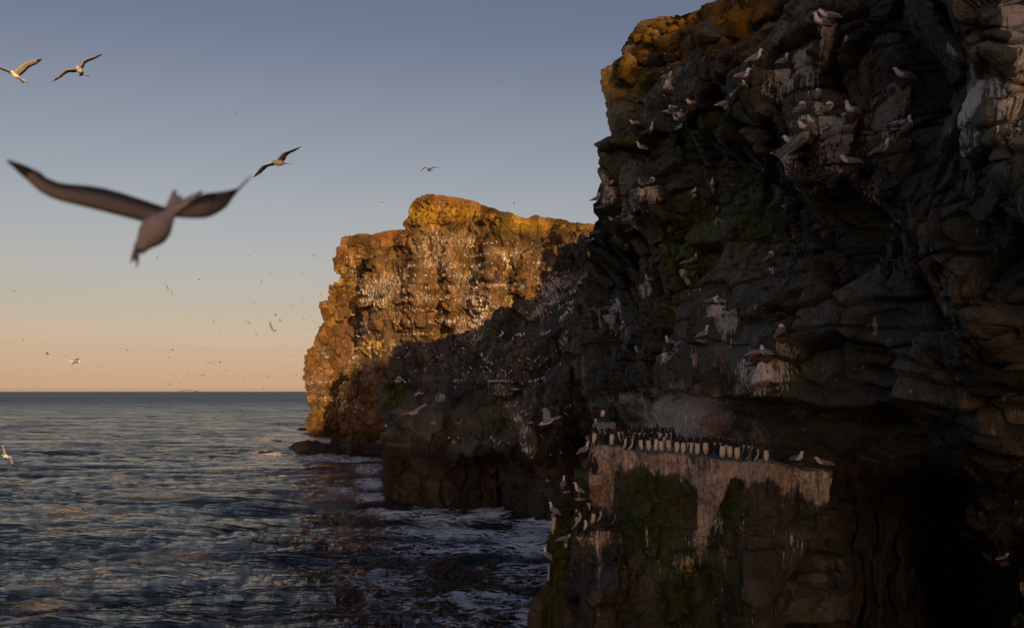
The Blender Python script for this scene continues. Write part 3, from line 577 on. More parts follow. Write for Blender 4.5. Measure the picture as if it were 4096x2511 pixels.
gu = guano_under(V, FE[:5], [(k[4], k[5]) for k in LG[:5]]); gu = np.maximum(gu, blob(ppx, ppy, [(3165, 2150, 12, 30, .9), (3175, 2210, 8, 30, .8), (2270, 1965, 30, 8, .6), (2320, 1995, 30, 8, .8), (2390, 2160, 8, 60, .8), (2340, 2150, 50, 12, .5), (2960, 2090, 30, 70, .35), (2870, 2100, 24, 90, .5), (2760, 2290, 60, 40, .5)]))
gu = np.maximum(gu, .10+.12*rn)
gu = np.maximum(gu, .58*np.exp(-(dep/60)**2)*sstep(ppx, 3050, 3200)*sstep(dep, 8, 20))
tanlen = curve([(2100, 20), (2366, 320), (2452, 330), (2462, 70), (2560, 90), (2700, 110), (2790, 170), (2800, 420), (2900, 420), (2925, 160), (2960, 150), (3050, 130), (3200, 170), (3330, 190)], ppx)
ta = 1.05*(1-sstep(dep+vst*55, tanlen*.45, tanlen*1.15))*(ppx > 2355)
wedge = sstep(ppx-(2925-.40*(ppy-1900)), 0, 6)*(1-sstep(ppx-(2925-.40*(ppy-1900)), 50, 80))*sstep(ppy, 1895, 1935)*(1-sstep(ppy, 2150, 2230))
ta = ta*(1-wedge)
ta = np.where((ppx > 2790) & (dg.mean()*0+ppx < 2925-.40*(ppy-1900)+4) & (ppy < 2200), np.maximum(ta, .80), ta)
ta = np.maximum(ta, blob(ppx, ppy, [(2390, 2150, 110, 60, .95), (2290, 2230, 25, 140, .7), (2340, 2250, 60, 90, .5), (2395, 2300, 22, 190, .75), (2800, 2160, 70, 60, .8), (2740, 2250, 60, 60, .7), (2700, 2340, 60, 50, .5), (2780, 2220, 120, 50, .5), (2840, 2030, 60, 120, .6)]))
mo = .42+.55*vst*0+.25*rn+blob(ppx, ppy, [(2230, 2100, 60, 200, .9), (2600, 2000, 150, 170, .45), (2200, 2400, 60, 250, .6), (2520, 2250, 160, 160, .15), (2900, 2020, 50, 130, .5), (2700, 2430, 60, 100, .6), (2330, 2440, 60, 50, .5)])
mo += .5*wedge
mo -= .35*sstep(ppx, 2980, 3100)+.3*np.exp(-((ppx-2330)/60)**2)*sstep(ppy, 2150, 2200)
ntopm = (np.arange(V.shape[0]) < ntop)[:, None]
ta = ta*(.80+.28*fbm(Pf*np.array([1, 1, .25]), 1.6, 3, 44).reshape(ID.shape))
ta = np.where(ntopm, 1.0, ta)
tone = tone_of(ID, V, 5, .88, 1.1)
m1 = np.stack([gu, np.clip(mo, 0, 1.2), 0*gu, ta], -1); m2 = np.stack([tone, 0*gu, .1+0*gu, 0*gu], -1)
ledge_rock = surface('ledge_rock', V, ID, m1, m2, MAT_LEDGE, 'flat-topped mossy rock block stained pink by the birds crowding on it', 300)
remember('ledge', V, N); lap('ledge rock')

# ------------------------------------------------------------------ the land behind the camera and to its right, whose shadow lies over the cove
az = SUN_AZ; hd = np.array([math.sin(az), -math.cos(az)]); pd = np.array([math.cos(az), math.sin(az)])
HP = [(a_, h_+14) for a_, h_ in [(-40, -17), (-14, -16), (-8, 7), (-5, 15), (-2, 22), (2, 27), (8, 33), (12.5, 37.5), (14.4, 37.9), (16, 40), (19, 44), (21, 46), (24, 54), (29, 61), (34, 58), (60, 60), (110, 62), (200, 52), (300, 40)]]
pp = np.linspace(-40, 300, 200); qq = np.concatenate([np.linspace(150, 190, 50), np.linspace(195, 420, 30)])
PP, QQ = np.meshgrid(pp, qq); H = np.interp(PP, [a for a, b in HP], [b for a, b in HP])
prof = sstep(QQ, 152, 174)*(1-.75*sstep(QQ, 190, 420)); Z = H*prof-2*(1-prof)
G3 = np.stack([PP*pd[0]+QQ*hd[0], PP*pd[1]+QQ*hd[1], Z], -1)
G3[..., 2] += fbm(G3.reshape(-1, 3)*np.array([1, 1, 0]), .12, 3, 3).reshape(PP.shape)*.5*prof
n0, n1_ = PP.shape; ix = np.arange(n0*n1_).reshape(n0, n1_)
q = np.stack([ix[:-1, :-1], ix[:-1, 1:], ix[1:, 1:], ix[1:, :-1]], -1).reshape(-1, 4)
gm = NT('grassy_hill', .9, .2); gm.l(gm.mix(gm.noise(gm.tc.outputs['Object'], .3, 5), (.05, .045, .02), (.10, .08, .04)), gm.b.inputs['Base Color'])
hill = obj('hill', mesh_np('hill', G3.reshape(-1, 3), q, [gm.m])); tag(hill, 'rising clifftop land behind the viewer that shades the cove', kind='structure')
lap('hill')
# ------------------------------------------------------------------ sea
def ocean(Nn, Lt, wind, wdir, seed, cut):
    r = np.random.default_rng(seed); k1 = 2*np.pi*np.fft.fftfreq(Nn, Lt/Nn); KX, KY = np.meshgrid(k1, k1); K = np.hypot(KX, KY); K[0, 0] = 1
    Lw = wind*wind/9.81; dt = (KX*wdir[0]+KY*wdir[1])/K
    S = np.exp(-1/(K*Lw)**2)/K**4*(np.abs(dt)**3*.92+.05)*np.exp(-(K*cut)**2); S[0, 0] = 0
    h = (r.normal(size=K.shape)+1j*r.normal(size=K.shape))*np.sqrt(S); z = np.fft.ifft2(h).real
    s = z.std(); dx = np.fft.ifft2(-1j*KX/K*h).real/s; dy = np.fft.ifft2(-1j*KY/K*h).real/s
    return z/s, dx, dy
def samp(a, Lt, x, y):
    n = a.shape[0]; fx = (x/Lt*n) % n; fy = (y/Lt*n) % n; i = np.floor(fx).astype(int); j = np.floor(fy).astype(int); u = fx-i; v = fy-j
    i %= n; j %= n; i1 = (i+1) % n; j1 = (j+1) % n
    return (a[j, i]*(1-u)+a[j, i1]*u)*(1-v)+(a[j1, i]*(1-u)+a[j1, i1]*u)*v
az_d = np.linspace(math.radians(-31), math.radians(12), 600)
az_all = np.concatenate([np.linspace(math.radians(-175), math.radians(-31), 60)[:-1], az_d, np.linspace(math.radians(12), math.radians(180), 50)[1:]])
rr = np.concatenate([np.linspace(4, 50, 14)[:-1], 50*np.exp(np.arange(0, 720)*.0083)]); rr = rr[rr < 16500]; rr = np.append(rr, 17500)
AZ, RR = np.meshgrid(az_all, rr); X = RR*np.sin(AZ); Yy = RR*np.cos(AZ)
A1 = ocean(256, 150., 7.5, (.35, -.94), 3, .25); A2 = ocean(256, 31., 3.4, (.75, -.66), 5, .06); A3 = ocean(256, 420., 11., (.2, -.98), 8, 1.2); A4 = ocean(256, 9.7, 1.9, (.3, .95), 15, .03)
ca, sa = math.cos(.3), math.sin(.3)
fade2 = 1/(1+(RR/420)**2); fade1 = 1/(1+(RR/1100)**2); fade4 = 1/(1+(RR/130)**4)
Z = .20*samp(A1[0], 150, X, Yy)*fade1+.115*samp(A2[0], 31, X*ca-Yy*sa, X*sa+Yy*ca)*fade2+.24*samp(A3[0], 420, X, Yy)+.034*samp(A4[0], 9.7, X*sa+Yy*ca, X*ca-Yy*sa)*fade4
cr_ = samp(A1[0], 150, X, Yy)*.7+samp(A2[0], 31, X*ca-Yy*sa, X*sa+Yy*ca)*.7
Xd = X+.30*samp(A1[1], 150, X, Yy)*fade1+.07*samp(A2[1], 31, X*ca-Yy*sa, X*sa+Yy*ca)*fade2
Yd = Yy+.30*samp(A1[2], 150, X, Yy)*fade1+.07*samp(A2[2], 31, X*ca-Yy*sa, X*sa+Yy*ca)*fade2
far_ = sstep(RR, 12000, 17000); Z = Z*(1-far_)-far_*2
SV3 = np.stack([Xd, Yd, Z], -1)
sx, sy = to_px(np.stack([X, np.where(Yy > 1, Yy, 1), np.zeros_like(X)], -1))
front = (Yy > 20)
foam = blob(sx, sy, [(1650, 2028, 160, 16, 1), (1560, 2035, 90, 26, .85), (1800, 2058, 180, 16, .95), (1960, 2045, 70, 30, 1), (2030, 2090, 60, 18, .9), (2130, 2100, 110, 30, 1), (2190, 2080, 60, 40, 1), (1850, 2115, 300, 40, .82), (2120, 2160, 130, 50, .8), (1850, 2190, 260, 16, .5), (2080, 2290, 180, 50, .6), (1900, 2420, 300, 50, .72), (1950, 2380, 200, 18, .9), (2000, 2480, 250, 60, .62), (2100, 2450, 60, 60, .85),
                         (1150, 1738, 80, 4, .95), (1080, 1756, 60, 9, 1), (1240, 1757, 90, 10, 1), (1380, 1759, 190, 11, 1), (1470, 1764, 60, 6, .9), (1060, 1818, 70, 10, 1), (1230, 1822, 150, 11, .95), (1420, 1836, 130, 12, .8), (1470, 1885, 60, 20, .7), (1480, 1935, 55, 16, .95), (1490, 1990, 60, 16, .8), (1370, 1962, 110, 20, .45), (1700, 2190, 200, 40, .35), (1560, 2350, 220, 120, .3)])*front
film = blob(sx, sy, [(620, 1992, 190, 12, .8), (300, 2042, 190, 14, .85), (690, 2046, 110, 10, .7), (30, 2030, 80, 8, .6), (560, 2225, 150, 16, .75), (760, 2215, 240, 24, .5), (220, 2430, 110, 30, .7), (60, 2508, 80, 12, .7), (250, 2360, 120, 12, .4), (1000, 2480, 220, 30, .5), (1150, 2380, 200, 40, .35), (380, 1800, 90, 6, .4), (1250, 1990, 200, 60, .3), (90, 2310, 80, 14, .5)])*front
film *= np.clip(.65+.6*vn(SV3.reshape(-1, 3)*np.array([.35, .8, 0]), .5, 3).reshape(X.shape), 0, 1)
bay = blob(sx, sy, [(1900, 2130, 480, 90, 1), (2150, 2100, 150, 90, 1), (1350, 1800, 200, 50, .6), (1450, 1950, 150, 70, .6), (1700, 2400, 700, 200, .35)])*front
kelp = blob(sx, sy, [(1450, 1850, 120, 16, .8), (1500, 1880, 80, 14, .6), (1330, 1938, 120, 8, .9), (1400, 2070, 110, 14, .9), (1500, 2100, 150, 12, .7), (1640, 2430, 260, 60, .55), (1800, 2360, 220, 36, .6), (1950, 2320, 90, 26, .7), (1750, 2240, 200, 60, .4), (1400, 1900, 120, 20, .4)])*front
m1 = np.stack([foam, film, bay, kelp], -1); m2 = np.stack([np.clip(.5+.25*cr_, 0, 1), sstep(RR, 120, 1600), 0*X, 0*X], -1)
n0, n1_ = X.shape; ix = np.arange(n0*n1_).reshape(n0, n1_)
q = np.stack([ix[:-1, :-1], ix[:-1, 1:], ix[1:, 1:], ix[1:, :-1]], -1).reshape(-1, 4)
s = NT('sea_water', .10, .5); s.b.inputs['IOR'].default_value = 1.33
fo, fi, ba, ke = s.attr('m1'); (cre, dst, _a, _b) = s.attr('m2')
ob = s.tc.outputs['Object']
geo = s.n.new('ShaderNodeNewGeometry')
w1 = s.noise(s.map((.42, 1.35, 1), (0, 0, .18)), 1.15, 3, .5, .25); w2 = s.noise(s.map((.5, 1.4, 1), (0, 0, -.28)), 3.1, 3, .5, .2); w3 = s.noise(s.map((.30, 1.1, 1), (0, 0, .1)), .40, 4, .55, .2); w4 = s.noise(s.map((.25, 1.2, 1), (0, 0, -.1)), .075, 5, .6)
w5 = s.noise(s.map((.6, 1.4, 1), (0, 0, .5)), 7.5, 2, .5)
hh = s.math('ADD', s.math('MULTIPLY', w1, .62), s.math('MULTIPLY', w2, .20)); hh = s.math('ADD', hh, s.math('MULTIPLY', w3, 1.7)); hh = s.math('ADD', hh, s.math('MULTIPLY', w4, 5.5)); hh = s.math('ADD', hh, s.math('MULTIPLY', s.noise(s.map((.3, 1.2, 1)), .022, 4, .6), 18.0)); hh = s.math('ADD', hh, s.math('MULTIPLY', w5, .05))
s.l(s.bump(hh, 1.0, 1.0), s.b.inputs['Normal'])
wc = s.mix(ba, (.004, .0115, .0175), (.006, .034, .036)); wc = s.mix(s.math('MULTIPLY', ke, s.rng(s.noise(s.map((1, 2.2, 1)), .9, 5, .7), .42, .58)), wc, (.075, .030, .010))
wv = s.mix(.45, ob, s.noise(ob, .5, 3)); 
n = s.n.new('ShaderNodeTexNoise'); n.inputs['Scale'].default_value = .55; n.inputs['Detail'].default_value = 3; s.l(ob, n.inputs['Vector'])
off = s.n.new('ShaderNodeVectorMath'); off.operation = 'MULTIPLY_ADD'; s.l(n.outputs['Color'], off.inputs[0]); off.inputs[1].default_value = (2.6, 2.6, 0); s.l(ob, off.inputs[2])
mp = s.n.new('ShaderNodeMapping'); mp.inputs['Scale'].default_value = (.55, 1.5, 1); s.l(off.outputs[0], mp.inputs[0])
lace = s.rng(s.vor(mp.outputs[0], 1.0, 'DISTANCE_TO_EDGE'), .02, .30, 1, 0); lace2 = s.rng(s.vor(mp.outputs[0], 2.7, 'DISTANCE_TO_EDGE'), .02, .32, 1, 0)
pat = s.math('ADD', s.math('MULTIPLY', lace, .42), s.math('MULTIPLY', lace2, .22)); pat = s.math('ADD', pat, s.math('MULTIPLY', s.noise(mp.outputs[0], 3.5, 6, .75), .35)); pat = s.math('ADD', pat, s.math('MULTIPLY', s.math('SUBTRACT', cre, .5), .22))
ff = s.rng(s.math('ADD', pat, s.math('MULTIPLY', fo, .62)), .74, 1.06); ff = s.math('MULTIPLY', ff, s.rng(fo, .04, .3))
fl2 = s.math('MULTIPLY', s.math('MULTIPLY', fi, .52), s.rng(s.noise(mp.outputs[0], 1.6, 6, .75), .32, .62))
ft = s.math('ADD', s.math('MULTIPLY', ff, .95), fl2, clamp=True)
s.l(s.mix(ft, wc, (.82, .82, .83)), s.b.inputs['Base Color'])
s.l(s.math('ADD', s.math('MULTIPLY_ADD', dst, .24, .10), s.math('MULTIPLY', ft, .5)), s.b.inputs['Roughness'])
sea = obj('sea', mesh_np('sea', SV3.reshape(-1, 3), q, [s.m], {'m1': m1.reshape(-1, 4), 'm2': m2.reshape(-1, 4)})); tag(sea, 'choppy dark blue sea with foam streaks along the cliffs', kind='structure')
lap('sea')
# ------------------------------------------------------------------ skerries and surf rocks
MAT_REEF = rock_mat('wet_reef_rock', .8, (.020, .015, .013), (.045, .033, .027), (.06, .032, .022))
def skerry(name, pts, depth, seed, label, cell=1.2, hmul=1.0):
    """low rock: outline of top and waterline in pixels at a distance, given a real back side"""
    xs = np.linspace(pts[0][0], pts[-1][0], 150); tp = np.interp(xs, [p[0] for p in pts], [p[1] for p in pts]); wl = np.interp(xs, [p[0] for p in pts], [p[2] for p in pts])
    Yw = CAMZ*F/(wl-HY); hgt = (wl-tp)/F*Yw*hmul; v = np.linspace(0, 1, 46)[:, None]
    a = v*math.pi; Yg = Yw[None]+depth*.5*(1-np.cos(a)); zz = np.maximum(0, np.sin(a))**.55*hgt[None]*1.04-.35
    W = np.stack([(xs[None]-CX)/F*(Yw[None]+v*0)+0*Yg, Yg, zz], -1)
    p = W.reshape(-1, 3); W[..., 2] += (fbm(p, .5/cell, 4, seed, .6)*hgt.mean()*.22).reshape(W.shape[:2])
    W[..., 1] -= (np.abs(fbm(p, .8/cell, 4, seed+3))*.8*cell).reshape(W.shape[:2])
    ix = np.arange(W.shape[0]*W.shape[1]).reshape(W.shape[:2]); q = np.stack([ix[:-1, :-1], ix[:-1, 1:], ix[1:, 1:], ix[1:, :-1]], -1).reshape(-1, 4)
    z1 = np.zeros((len(p), 4)); z2 = np.tile([1., .6, .3, 0], (len(p), 1))
    o = obj(name, mesh_np(name, W.reshape(-1, 3), q, [MAT_REEF], {'m1': z1, 'm2': z2})); tag(o, label, 'rock', 'rocks awash along the foot of the cliffs'); return o
skerry('skerry', [(1136, 1790, 1791), (1160, 1776, 1800), (1190, 1767, 1808), (1225, 1764, 1812), (1290, 1769, 1812), (1350, 1776, 1808), (1370, 1775, 1812), (1400, 1772, 1820), (1440, 1774, 1814), (1480, 1770, 1814), (1540, 1762, 1816), (1600, 1760, 1820)], 9, 5, 'long low dark rock reef reaching out left from the shaded cliff')
skerry('skerry', [(1060, 1760, 1761), (1085, 1756, 1764), (1112, 1759, 1765), (1130, 1762, 1764)], 6, 8, 'small wave-washed rock left of the long reef, behind its tip')
skerry('skerry', [(1004, 1807, 1808), (1040, 1800, 1812), (1075, 1801, 1812), (1110, 1806, 1810)], 4, 9, 'flat rock awash in front of the long reef tip')
skerry('skerry', [(1180, 1712, 1714), (1200, 1708, 1715), (1230, 1709, 1716), (1262, 1713, 1716)], 6, 10, 'thin rock at the foot of the far headland')
skerry('skerry', [(1185, 1733, 1737), (1220, 1727, 1738), (1250, 1728, 1738), (1275, 1733, 1737)], 6, 14, 'low rock between the far headland and the long reef')
skerry('skerry', [(1235, 1744, 1745), (1246, 1730, 1746), (1262, 1716, 1747), (1300, 1705, 1748), (1360, 1700, 1749), (1420, 1690, 1750), (1500, 1690, 1753), (1600, 1690, 1755)], 22, 15, 'dark sloping apron of rock at the foot of the sunlit headlands', 2.2)
skerry('skerry', [(1400, 2014, 2015), (1440, 2006, 2019), (1480, 2001, 2021), (1530, 1998, 2022), (1580, 2004, 2024), (1640, 2016, 2030)], 4, 16, 'wet kelpy rocks in the surf at the left foot of the shaded cliff', .7)
skerry('skerry', [(1870, 2092, 2093), (1910, 2086, 2098), (1960, 2083, 2101), (2010, 2085, 2100), (2050, 2092, 2096)], 2, 17, 'black rock awash below the right foot of the shaded cliff', .6)
# floating kelp: nobody could count it
kv = []; kq = []
def kelp_blade(x, y, a, ln, w, z):
    base = len(kv); n = 4
    for i in range(n+1):
        t = i/n; aa = a+.8*math.sin(t*3+x); cx = x+math.cos(aa)*ln*t; cy = y+math.sin(aa)*ln*t; ww = w*(1-t*.8)*(.6+.4*math.sin(t*9))
        kv.append((cx-math.sin(aa)*ww, cy+math.cos(aa)*ww, z+.07*math.sin(t*5+y))); kv.append((cx+math.sin(aa)*ww, cy-math.cos(aa)*ww, z+.03))
    for i in range(n): b = base+2*i; kq.append((b, b+1, b+3, b+2))
KR = [(1800, 2260, 260, 70, 650), (1700, 2400, 330, 70, 900), (1450, 2330, 200, 120, 300), (1950, 2330, 100, 30, 250), (1400, 2075, 120, 14, 260), (1480, 1860, 110, 20, 260), (1850, 2480, 250, 30, 400), (1300, 1938, 140, 6, 120), (2050, 2300, 100, 30, 120), (1250, 2200, 160, 60, 120)]
for (cx, cy, rx, ry, n_) in KR:
    cl = [(random.gauss(cx, rx*.7), random.gauss(cy, ry*.7)) for _ in range(max(3, n_//14))]
    for _ in range(n_):
        c = random.choice(cl); x, y = random.gauss(c[0], 14), random.gauss(c[1], 5)
        if y < 1600 or y > 2700: continue
        Yk = CAMZ*F/(y-HY); xx = (x-CX)/F*Yk
        zk = float(.17*samp(A1[0], 150, xx, Yk)+.075*samp(A2[0], 31, xx*ca-Yk*sa, xx*sa+Yk*ca)+.24*samp(A3[0], 420, xx, Yk))
        kelp_blade(xx, Yk, random.uniform(0, 6.3), random.uniform(.25, .8), random.uniform(.03, .07), zk+.06)
km = simple('kelp_brown', (.085, .040, .014), .45, .5)
ko = obj('kelp', mesh_np('kelp', np.array(kv), np.array(kq), [km])); tag(ko, 'brown kelp fronds floating in the bay below the cliffs', 'seaweed', kind='stuff')
# snow-capped islands on the horizon, peach haze painted into the snow colour
sm = simple('hazy_snow', (.60, .44, .36), .9, .1, .2, .002)
for (x0, x1, h, sd) in ((720, 785, 3, 3),):
    Yd_ = 15500.; nn = 24; vs = []; fs = []
    xs = np.linspace(x0, x1, nn); rs = np.random.default_rng(sd); hs = np.sin(np.linspace(0, math.pi, nn))*h*(.7+.5*rs.random(nn))
    for i in range(nn):
        X_ = (xs[i]-CX)/F*Yd_; vs += [(X_, Yd_-60, -3), (X_, Yd_, 14+hs[i]/F*Yd_), (X_, Yd_+120, -3)]
    for i in range(nn-1): a = 3*i; fs += [(a, a+3, a+4, a+1), (a+1, a+4, a+5, a+2)]
    o = obj('distant_mountain', mesh_np('distant_mountain', np.array(vs), np.array(fs), [sm], smooth=False)); tag(o, 'faint pale island on the horizon', kind='structure')
lap('sea extras')
# ------------------------------------------------------------------ birds
M_WHITE = simple('white_feathers', (.84, .83, .81), .75, .2, .04, 30); M_GREY = simple('grey_feathers', (.235, .245, .265), .75, .2, .10, 30)
M_BLACK = simple('black_feathers', (.018, .017, .017), .6, .3, .2, 30); M_BROWN = simple('sooty_feathers', (.034, .026, .021), .7, .3, .2, 30)
M_CREAM = simple('cream_feathers', (.68, .64, .56), .8, .2, .06, 30); M_YELLOW = simple('yellow_bill', (.55, .42, .06), .45, .4, .05); M_LEG = simple('dark_leg', (.04, .035, .03), .6, .3)
M_UNDER = simple('wing_underside', (.33, .31, .29), .8, .2, .12, 25); M_SHADY = simple('grey_brown_feathers', (.19, .175, .162), .8, .2, .12, 14); M_SHADY2 = simple('pale_brown_feathers', (.40, .375, .35), .8, .2, .12, 12)
M_SHADY3 = simple('dark_flight_feathers', (.105, .092, .082), .8, .2, .15, 18)
GM = [M_WHITE, M_GREY, M_BLACK, M_BROWN, M_CREAM, M_UNDER, M_SHADY, M_SHADY2, M_SHADY3]
WH, GR, BK, BR, CR, UN, SH, SH2 = range(8)
class Bd:
    def __init__(s): s.v = []; s.f = []; s.m = []
    def loft(s, spine, n=10, mat=WH, matf=None, cap=True, up=None):
        """rings of (x, y, z, half width, half height) along a spine"""
        c = np.array([p[:3] for p in spine], float); T = np.gradient(c, axis=0); T /= np.linalg.norm(T, axis=1, keepdims=True)+1e-9; b = len(s.v)
        for i, p in enumerate(spine):
            S = np.array([0, 1., 0]) if up is None else np.cross(up, T[i]); S = S-T[i]*S.dot(T[i]); S /= np.linalg.norm(S)+1e-9; U = np.cross(T[i], S)
            for k in range(n):
                a = 2*math.pi*k/n; s.v.append(tuple(c[i]+S*math.cos(a)*p[3]+U*math.sin(a)*p[4]))
        for i in range(len(spine)-1):
            for k in range(n):
                k2 = (k+1) % n; s.f.append((b+i*n+k, b+i*n+k2, b+(i+1)*n+k2, b+(i+1)*n+k)); a = 2*math.pi*(k+.5)/n
                s.m.append(matf(i, math.sin(a), math.cos(a)) if matf else mat)
        if cap:
            for i, r in ((0, 0), (len(spine)-1, 1)):
                ci = len(s.v); s.v.append(tuple(c[i])); o = b+i*n
                for k in range(n):
                    k2 = (k+1) % n; s.f.append((o+k2, o+k, ci, ci) if not r else (o+k, o+k2, ci, ci)); s.m.append(matf(min(i, len(spine)-2), math.sin(2*math.pi*(k+.5)/n), 0) if matf else mat)
        return s
    def build(s, name, mats=None, tris=False):
        fs = [f if f[2] != f[3] else f[:3] for f in s.f]
        me = bpy.data.meshes.new(name); me.from_pydata(s.v, [], fs); me.materials.clear()
        for m in (mats or GM): me.materials.append(m)
        me.polygons.foreach_set('material_index', np.array(s.m, np.int32)); me.polygons.foreach_set('use_smooth', np.ones(len(fs), bool)); me.update(); return me
def part_mesh(name, spine, mat, n=6):
    b = Bd().loft(spine, n, 0); return b.build(name, [mat])
def sm_spine(pts, k=3):
    p = np.array(pts, float); n = len(p); t = np.linspace(0, n-1, (n-1)*k+1); out = []
    for x in t:
        i = min(int(x), n-2); u = x-i; a = p[max(i-1, 0)]; b = p[i]; c = p[i+1]; d = p[min(i+2, n-1)]
        out.append(tuple(.5*((2*b)+(-a+c)*u+(2*a-5*b+4*c-d)*u*u+(-a+3*b-3*c+d)*u**3)))
    return out
POSES = {   # spine from tail to bill base; bill; leg length
 'stand': ([(-.25, 0, .085, .018, .006), (-.17, 0, .115, .036, .020), (-.09, 0, .150, .056, .046), (0, 0, .180, .063, .062), (.055, 0, .215, .053, .056), (.088, 0, .262, .034, .038), (.098, 0, .305, .028, .030), (.112, 0, .342, .031, .033), (.138, 0, .350, .023, .024), (.155, 0, .347, .010, .011)], ((.150, 0, .347), (.198, 0, .338)), .13),
 'tall': ([(-.27, 0, .07, .018, .006), (-.19, 0, .10, .036, .020), (-.10, 0, .145, .056, .046), (-.01, 0, .195, .063, .062), (.05, 0, .245, .050, .052), (.065, 0, .30, .032, .034), (.03, 0, .345, .027, .028), (.035, 0, .385, .030, .032), (.062, 0, .40, .023, .024), (.082, 0, .408, .010, .011)], ((.075, 0, .405), (.122, 0, .425)), .13),
 'sit': ([(-.24, 0, .060, .020, .007), (-.16, 0, .075, .042, .024), (-.08, 0, .095, .063, .050), (0, 0, .108, .070, .066), (.06, 0, .128, .060, .062), (.088, 0, .170, .040, .044), (.094, 0, .205, .031, .033), (.106, 0, .232, .032, .034), (.132, 0, .234, .023, .024), (.148, 0, .230, .010, .011)], ((.143, 0, .230), (.190, 0, .218)), .06),
 'low': ([(-.23, 0, .045, .020, .007), (-.15, 0, .055, .044, .024), (-.07, 0, .070, .065, .048), (.01, 0, .078, .070, .060), (.065, 0, .092, .056, .054), (.092, 0, .118, .038, .040), (.105, 0, .142, .033, .034), (.130, 0, .148, .024, .026), (.146, 0, .145, .010, .011)], ((.142, 0, .145), (.188, 0, .132)), .03),
 'crouch': ([(-.27, 0, .055, .018, .006), (-.19, 0, .075, .038, .022), (-.10, 0, .098, .060, .048), (-.01, 0, .120, .066, .062), (.06, 0, .142, .054, .054), (.105, 0, .178, .036, .038), (.128, 0, .206, .032, .034), (.155, 0, .208, .023, .024), (.170, 0, .203, .010, .011)], ((.165, 0, .203), (.212, 0, .188)), .09),
 'preen': ([(-.25, 0, .03, .018, .006), (-.17, 0, .065, .038, .022), (-.09, 0, .105, .058, .048), (-.01, 0, .150, .066, .062), (.045, 0, .190, .056, .056), (.062, .01, .235, .042, .042), (.040, .02, .262, .033, .034), (.008, .035, .255, .031, .032), (-.014, .045, .235, .018, .018)], ((-.008, .045, .238), (-.035, .06, .200)), .08),
 'call': ([(-.25, 0, .085, .018, .006), (-.17, 0, .115, .036, .020), (-.09, 0, .150, .056, .046), (0, 0, .185, .061, .060), (.055, 0, .225, .050, .054), (.078, 0, .280, .032, .034), (.080, 0, .325, .026, .028), (.092, 0, .358, .030, .031), (.118, 0, .368, .022, .023), (.134, 0, .370, .011, .012)], ((.128, 0, .372), (.175, 0, .392)), .13),
}
GULL = {}
def gull_meshes(pose):
    if pose in GULL: return GULL[pose]
    sp, bill, leg = POSES[pose]; b = Bd(); n = len(sp); k = 3
    def mf(i, su, co):
        j = i/k
        if su > -.05 and 0.6 < j < 4.1: return GR
        return WH
    b.loft(sm_spine(sp, k), 14, matf=mf)
    p = np.array(sp)[:, :3]; sh = p[3]*.45+p[4]*.55; tl = p[0]*.75+p[1]*.25; md = p[2]
    for sd in (-1, 1):          # folded wings lie along the flanks, black tips crossing over the tail
        w = [(sh[0]+.005, sh[1]+sd*.045, sh[2]+.004, .010, .022), (sh[0]-.05, sh[1]+sd*.060, sh[2]-.010, .014, .045), (md[0]+.01, md[1]+sd*.058, md[2]+.012, .013, .046), (p[1][0], sd*.034, p[1][2]+.014, .010, .028), (tl[0]-.01, sd*.012, tl[2]+.016, .006, .013), (tl[0]-.055, -sd*.006, tl[2]+.006, .003, .005)]
        b.loft(sm_spine(w, 2), 8, matf=lambda i, su, co: BK if i >= 7 else GR)
    body = b.build('gull_body')
    (bx, by, bz), (ex, ey, ez) = bill
    mo = .018 if pose == 'call' else 0
    bl = Bd().loft([(bx, by, bz+.003, .008, .010), ((bx+ex)/2, (by+ey)/2, (bz+ez)/2+.004+mo*.5, .006, .008), (ex, ey, ez+mo, .0015, .002)], 6, 0)
    if mo: bl.loft([(bx, by, bz-.004, .007, .006), (ex-.006, ey, ez-mo*1.3, .0015, .002)], 6, 0)
    parts = [('bill', bl.build('bill', [M_YELLOW]))]
    hp = np.array(sp)[-3]
    for sd in (-1, 1): parts.append(('eye', part_mesh('eye', [(hp[0]+.006, hp[1]+sd*hp[3]*.86, hp[2]+.006, .0005, .0005), (hp[0]+.009, hp[1]+sd*hp[3]*.93, hp[2]+.006, .005, .005), (hp[0]+.012, hp[1]+sd*hp[3]*.86, hp[2]+.006, .0005, .0005)], M_BLACK)))
    if leg > .07:
        for sd in (-1, 1): parts.append(('leg', part_mesh('leg', [(-.01, sd*.022, leg+.01, .008, .008), (.0, sd*.024, .03, .0045, .0045), (.004, sd*.024, .006, .006, .005), (.04, sd*.026, .002, .014, .003)], M_LEG)))
    GULL[pose] = (body, parts); return GULL[pose]
def place(name, body, parts, loc, heading, label, cat, group, scale=1.0, pitch=0., roll=0.):
    o = obj(name, body); o.location = loc; o.rotation_euler = (roll, pitch, math.radians(heading)); o.scale = (scale,)*3
    tag(o, label, cat, group)
    for pn, pm in parts: obj(pn, pm, o)
    return o
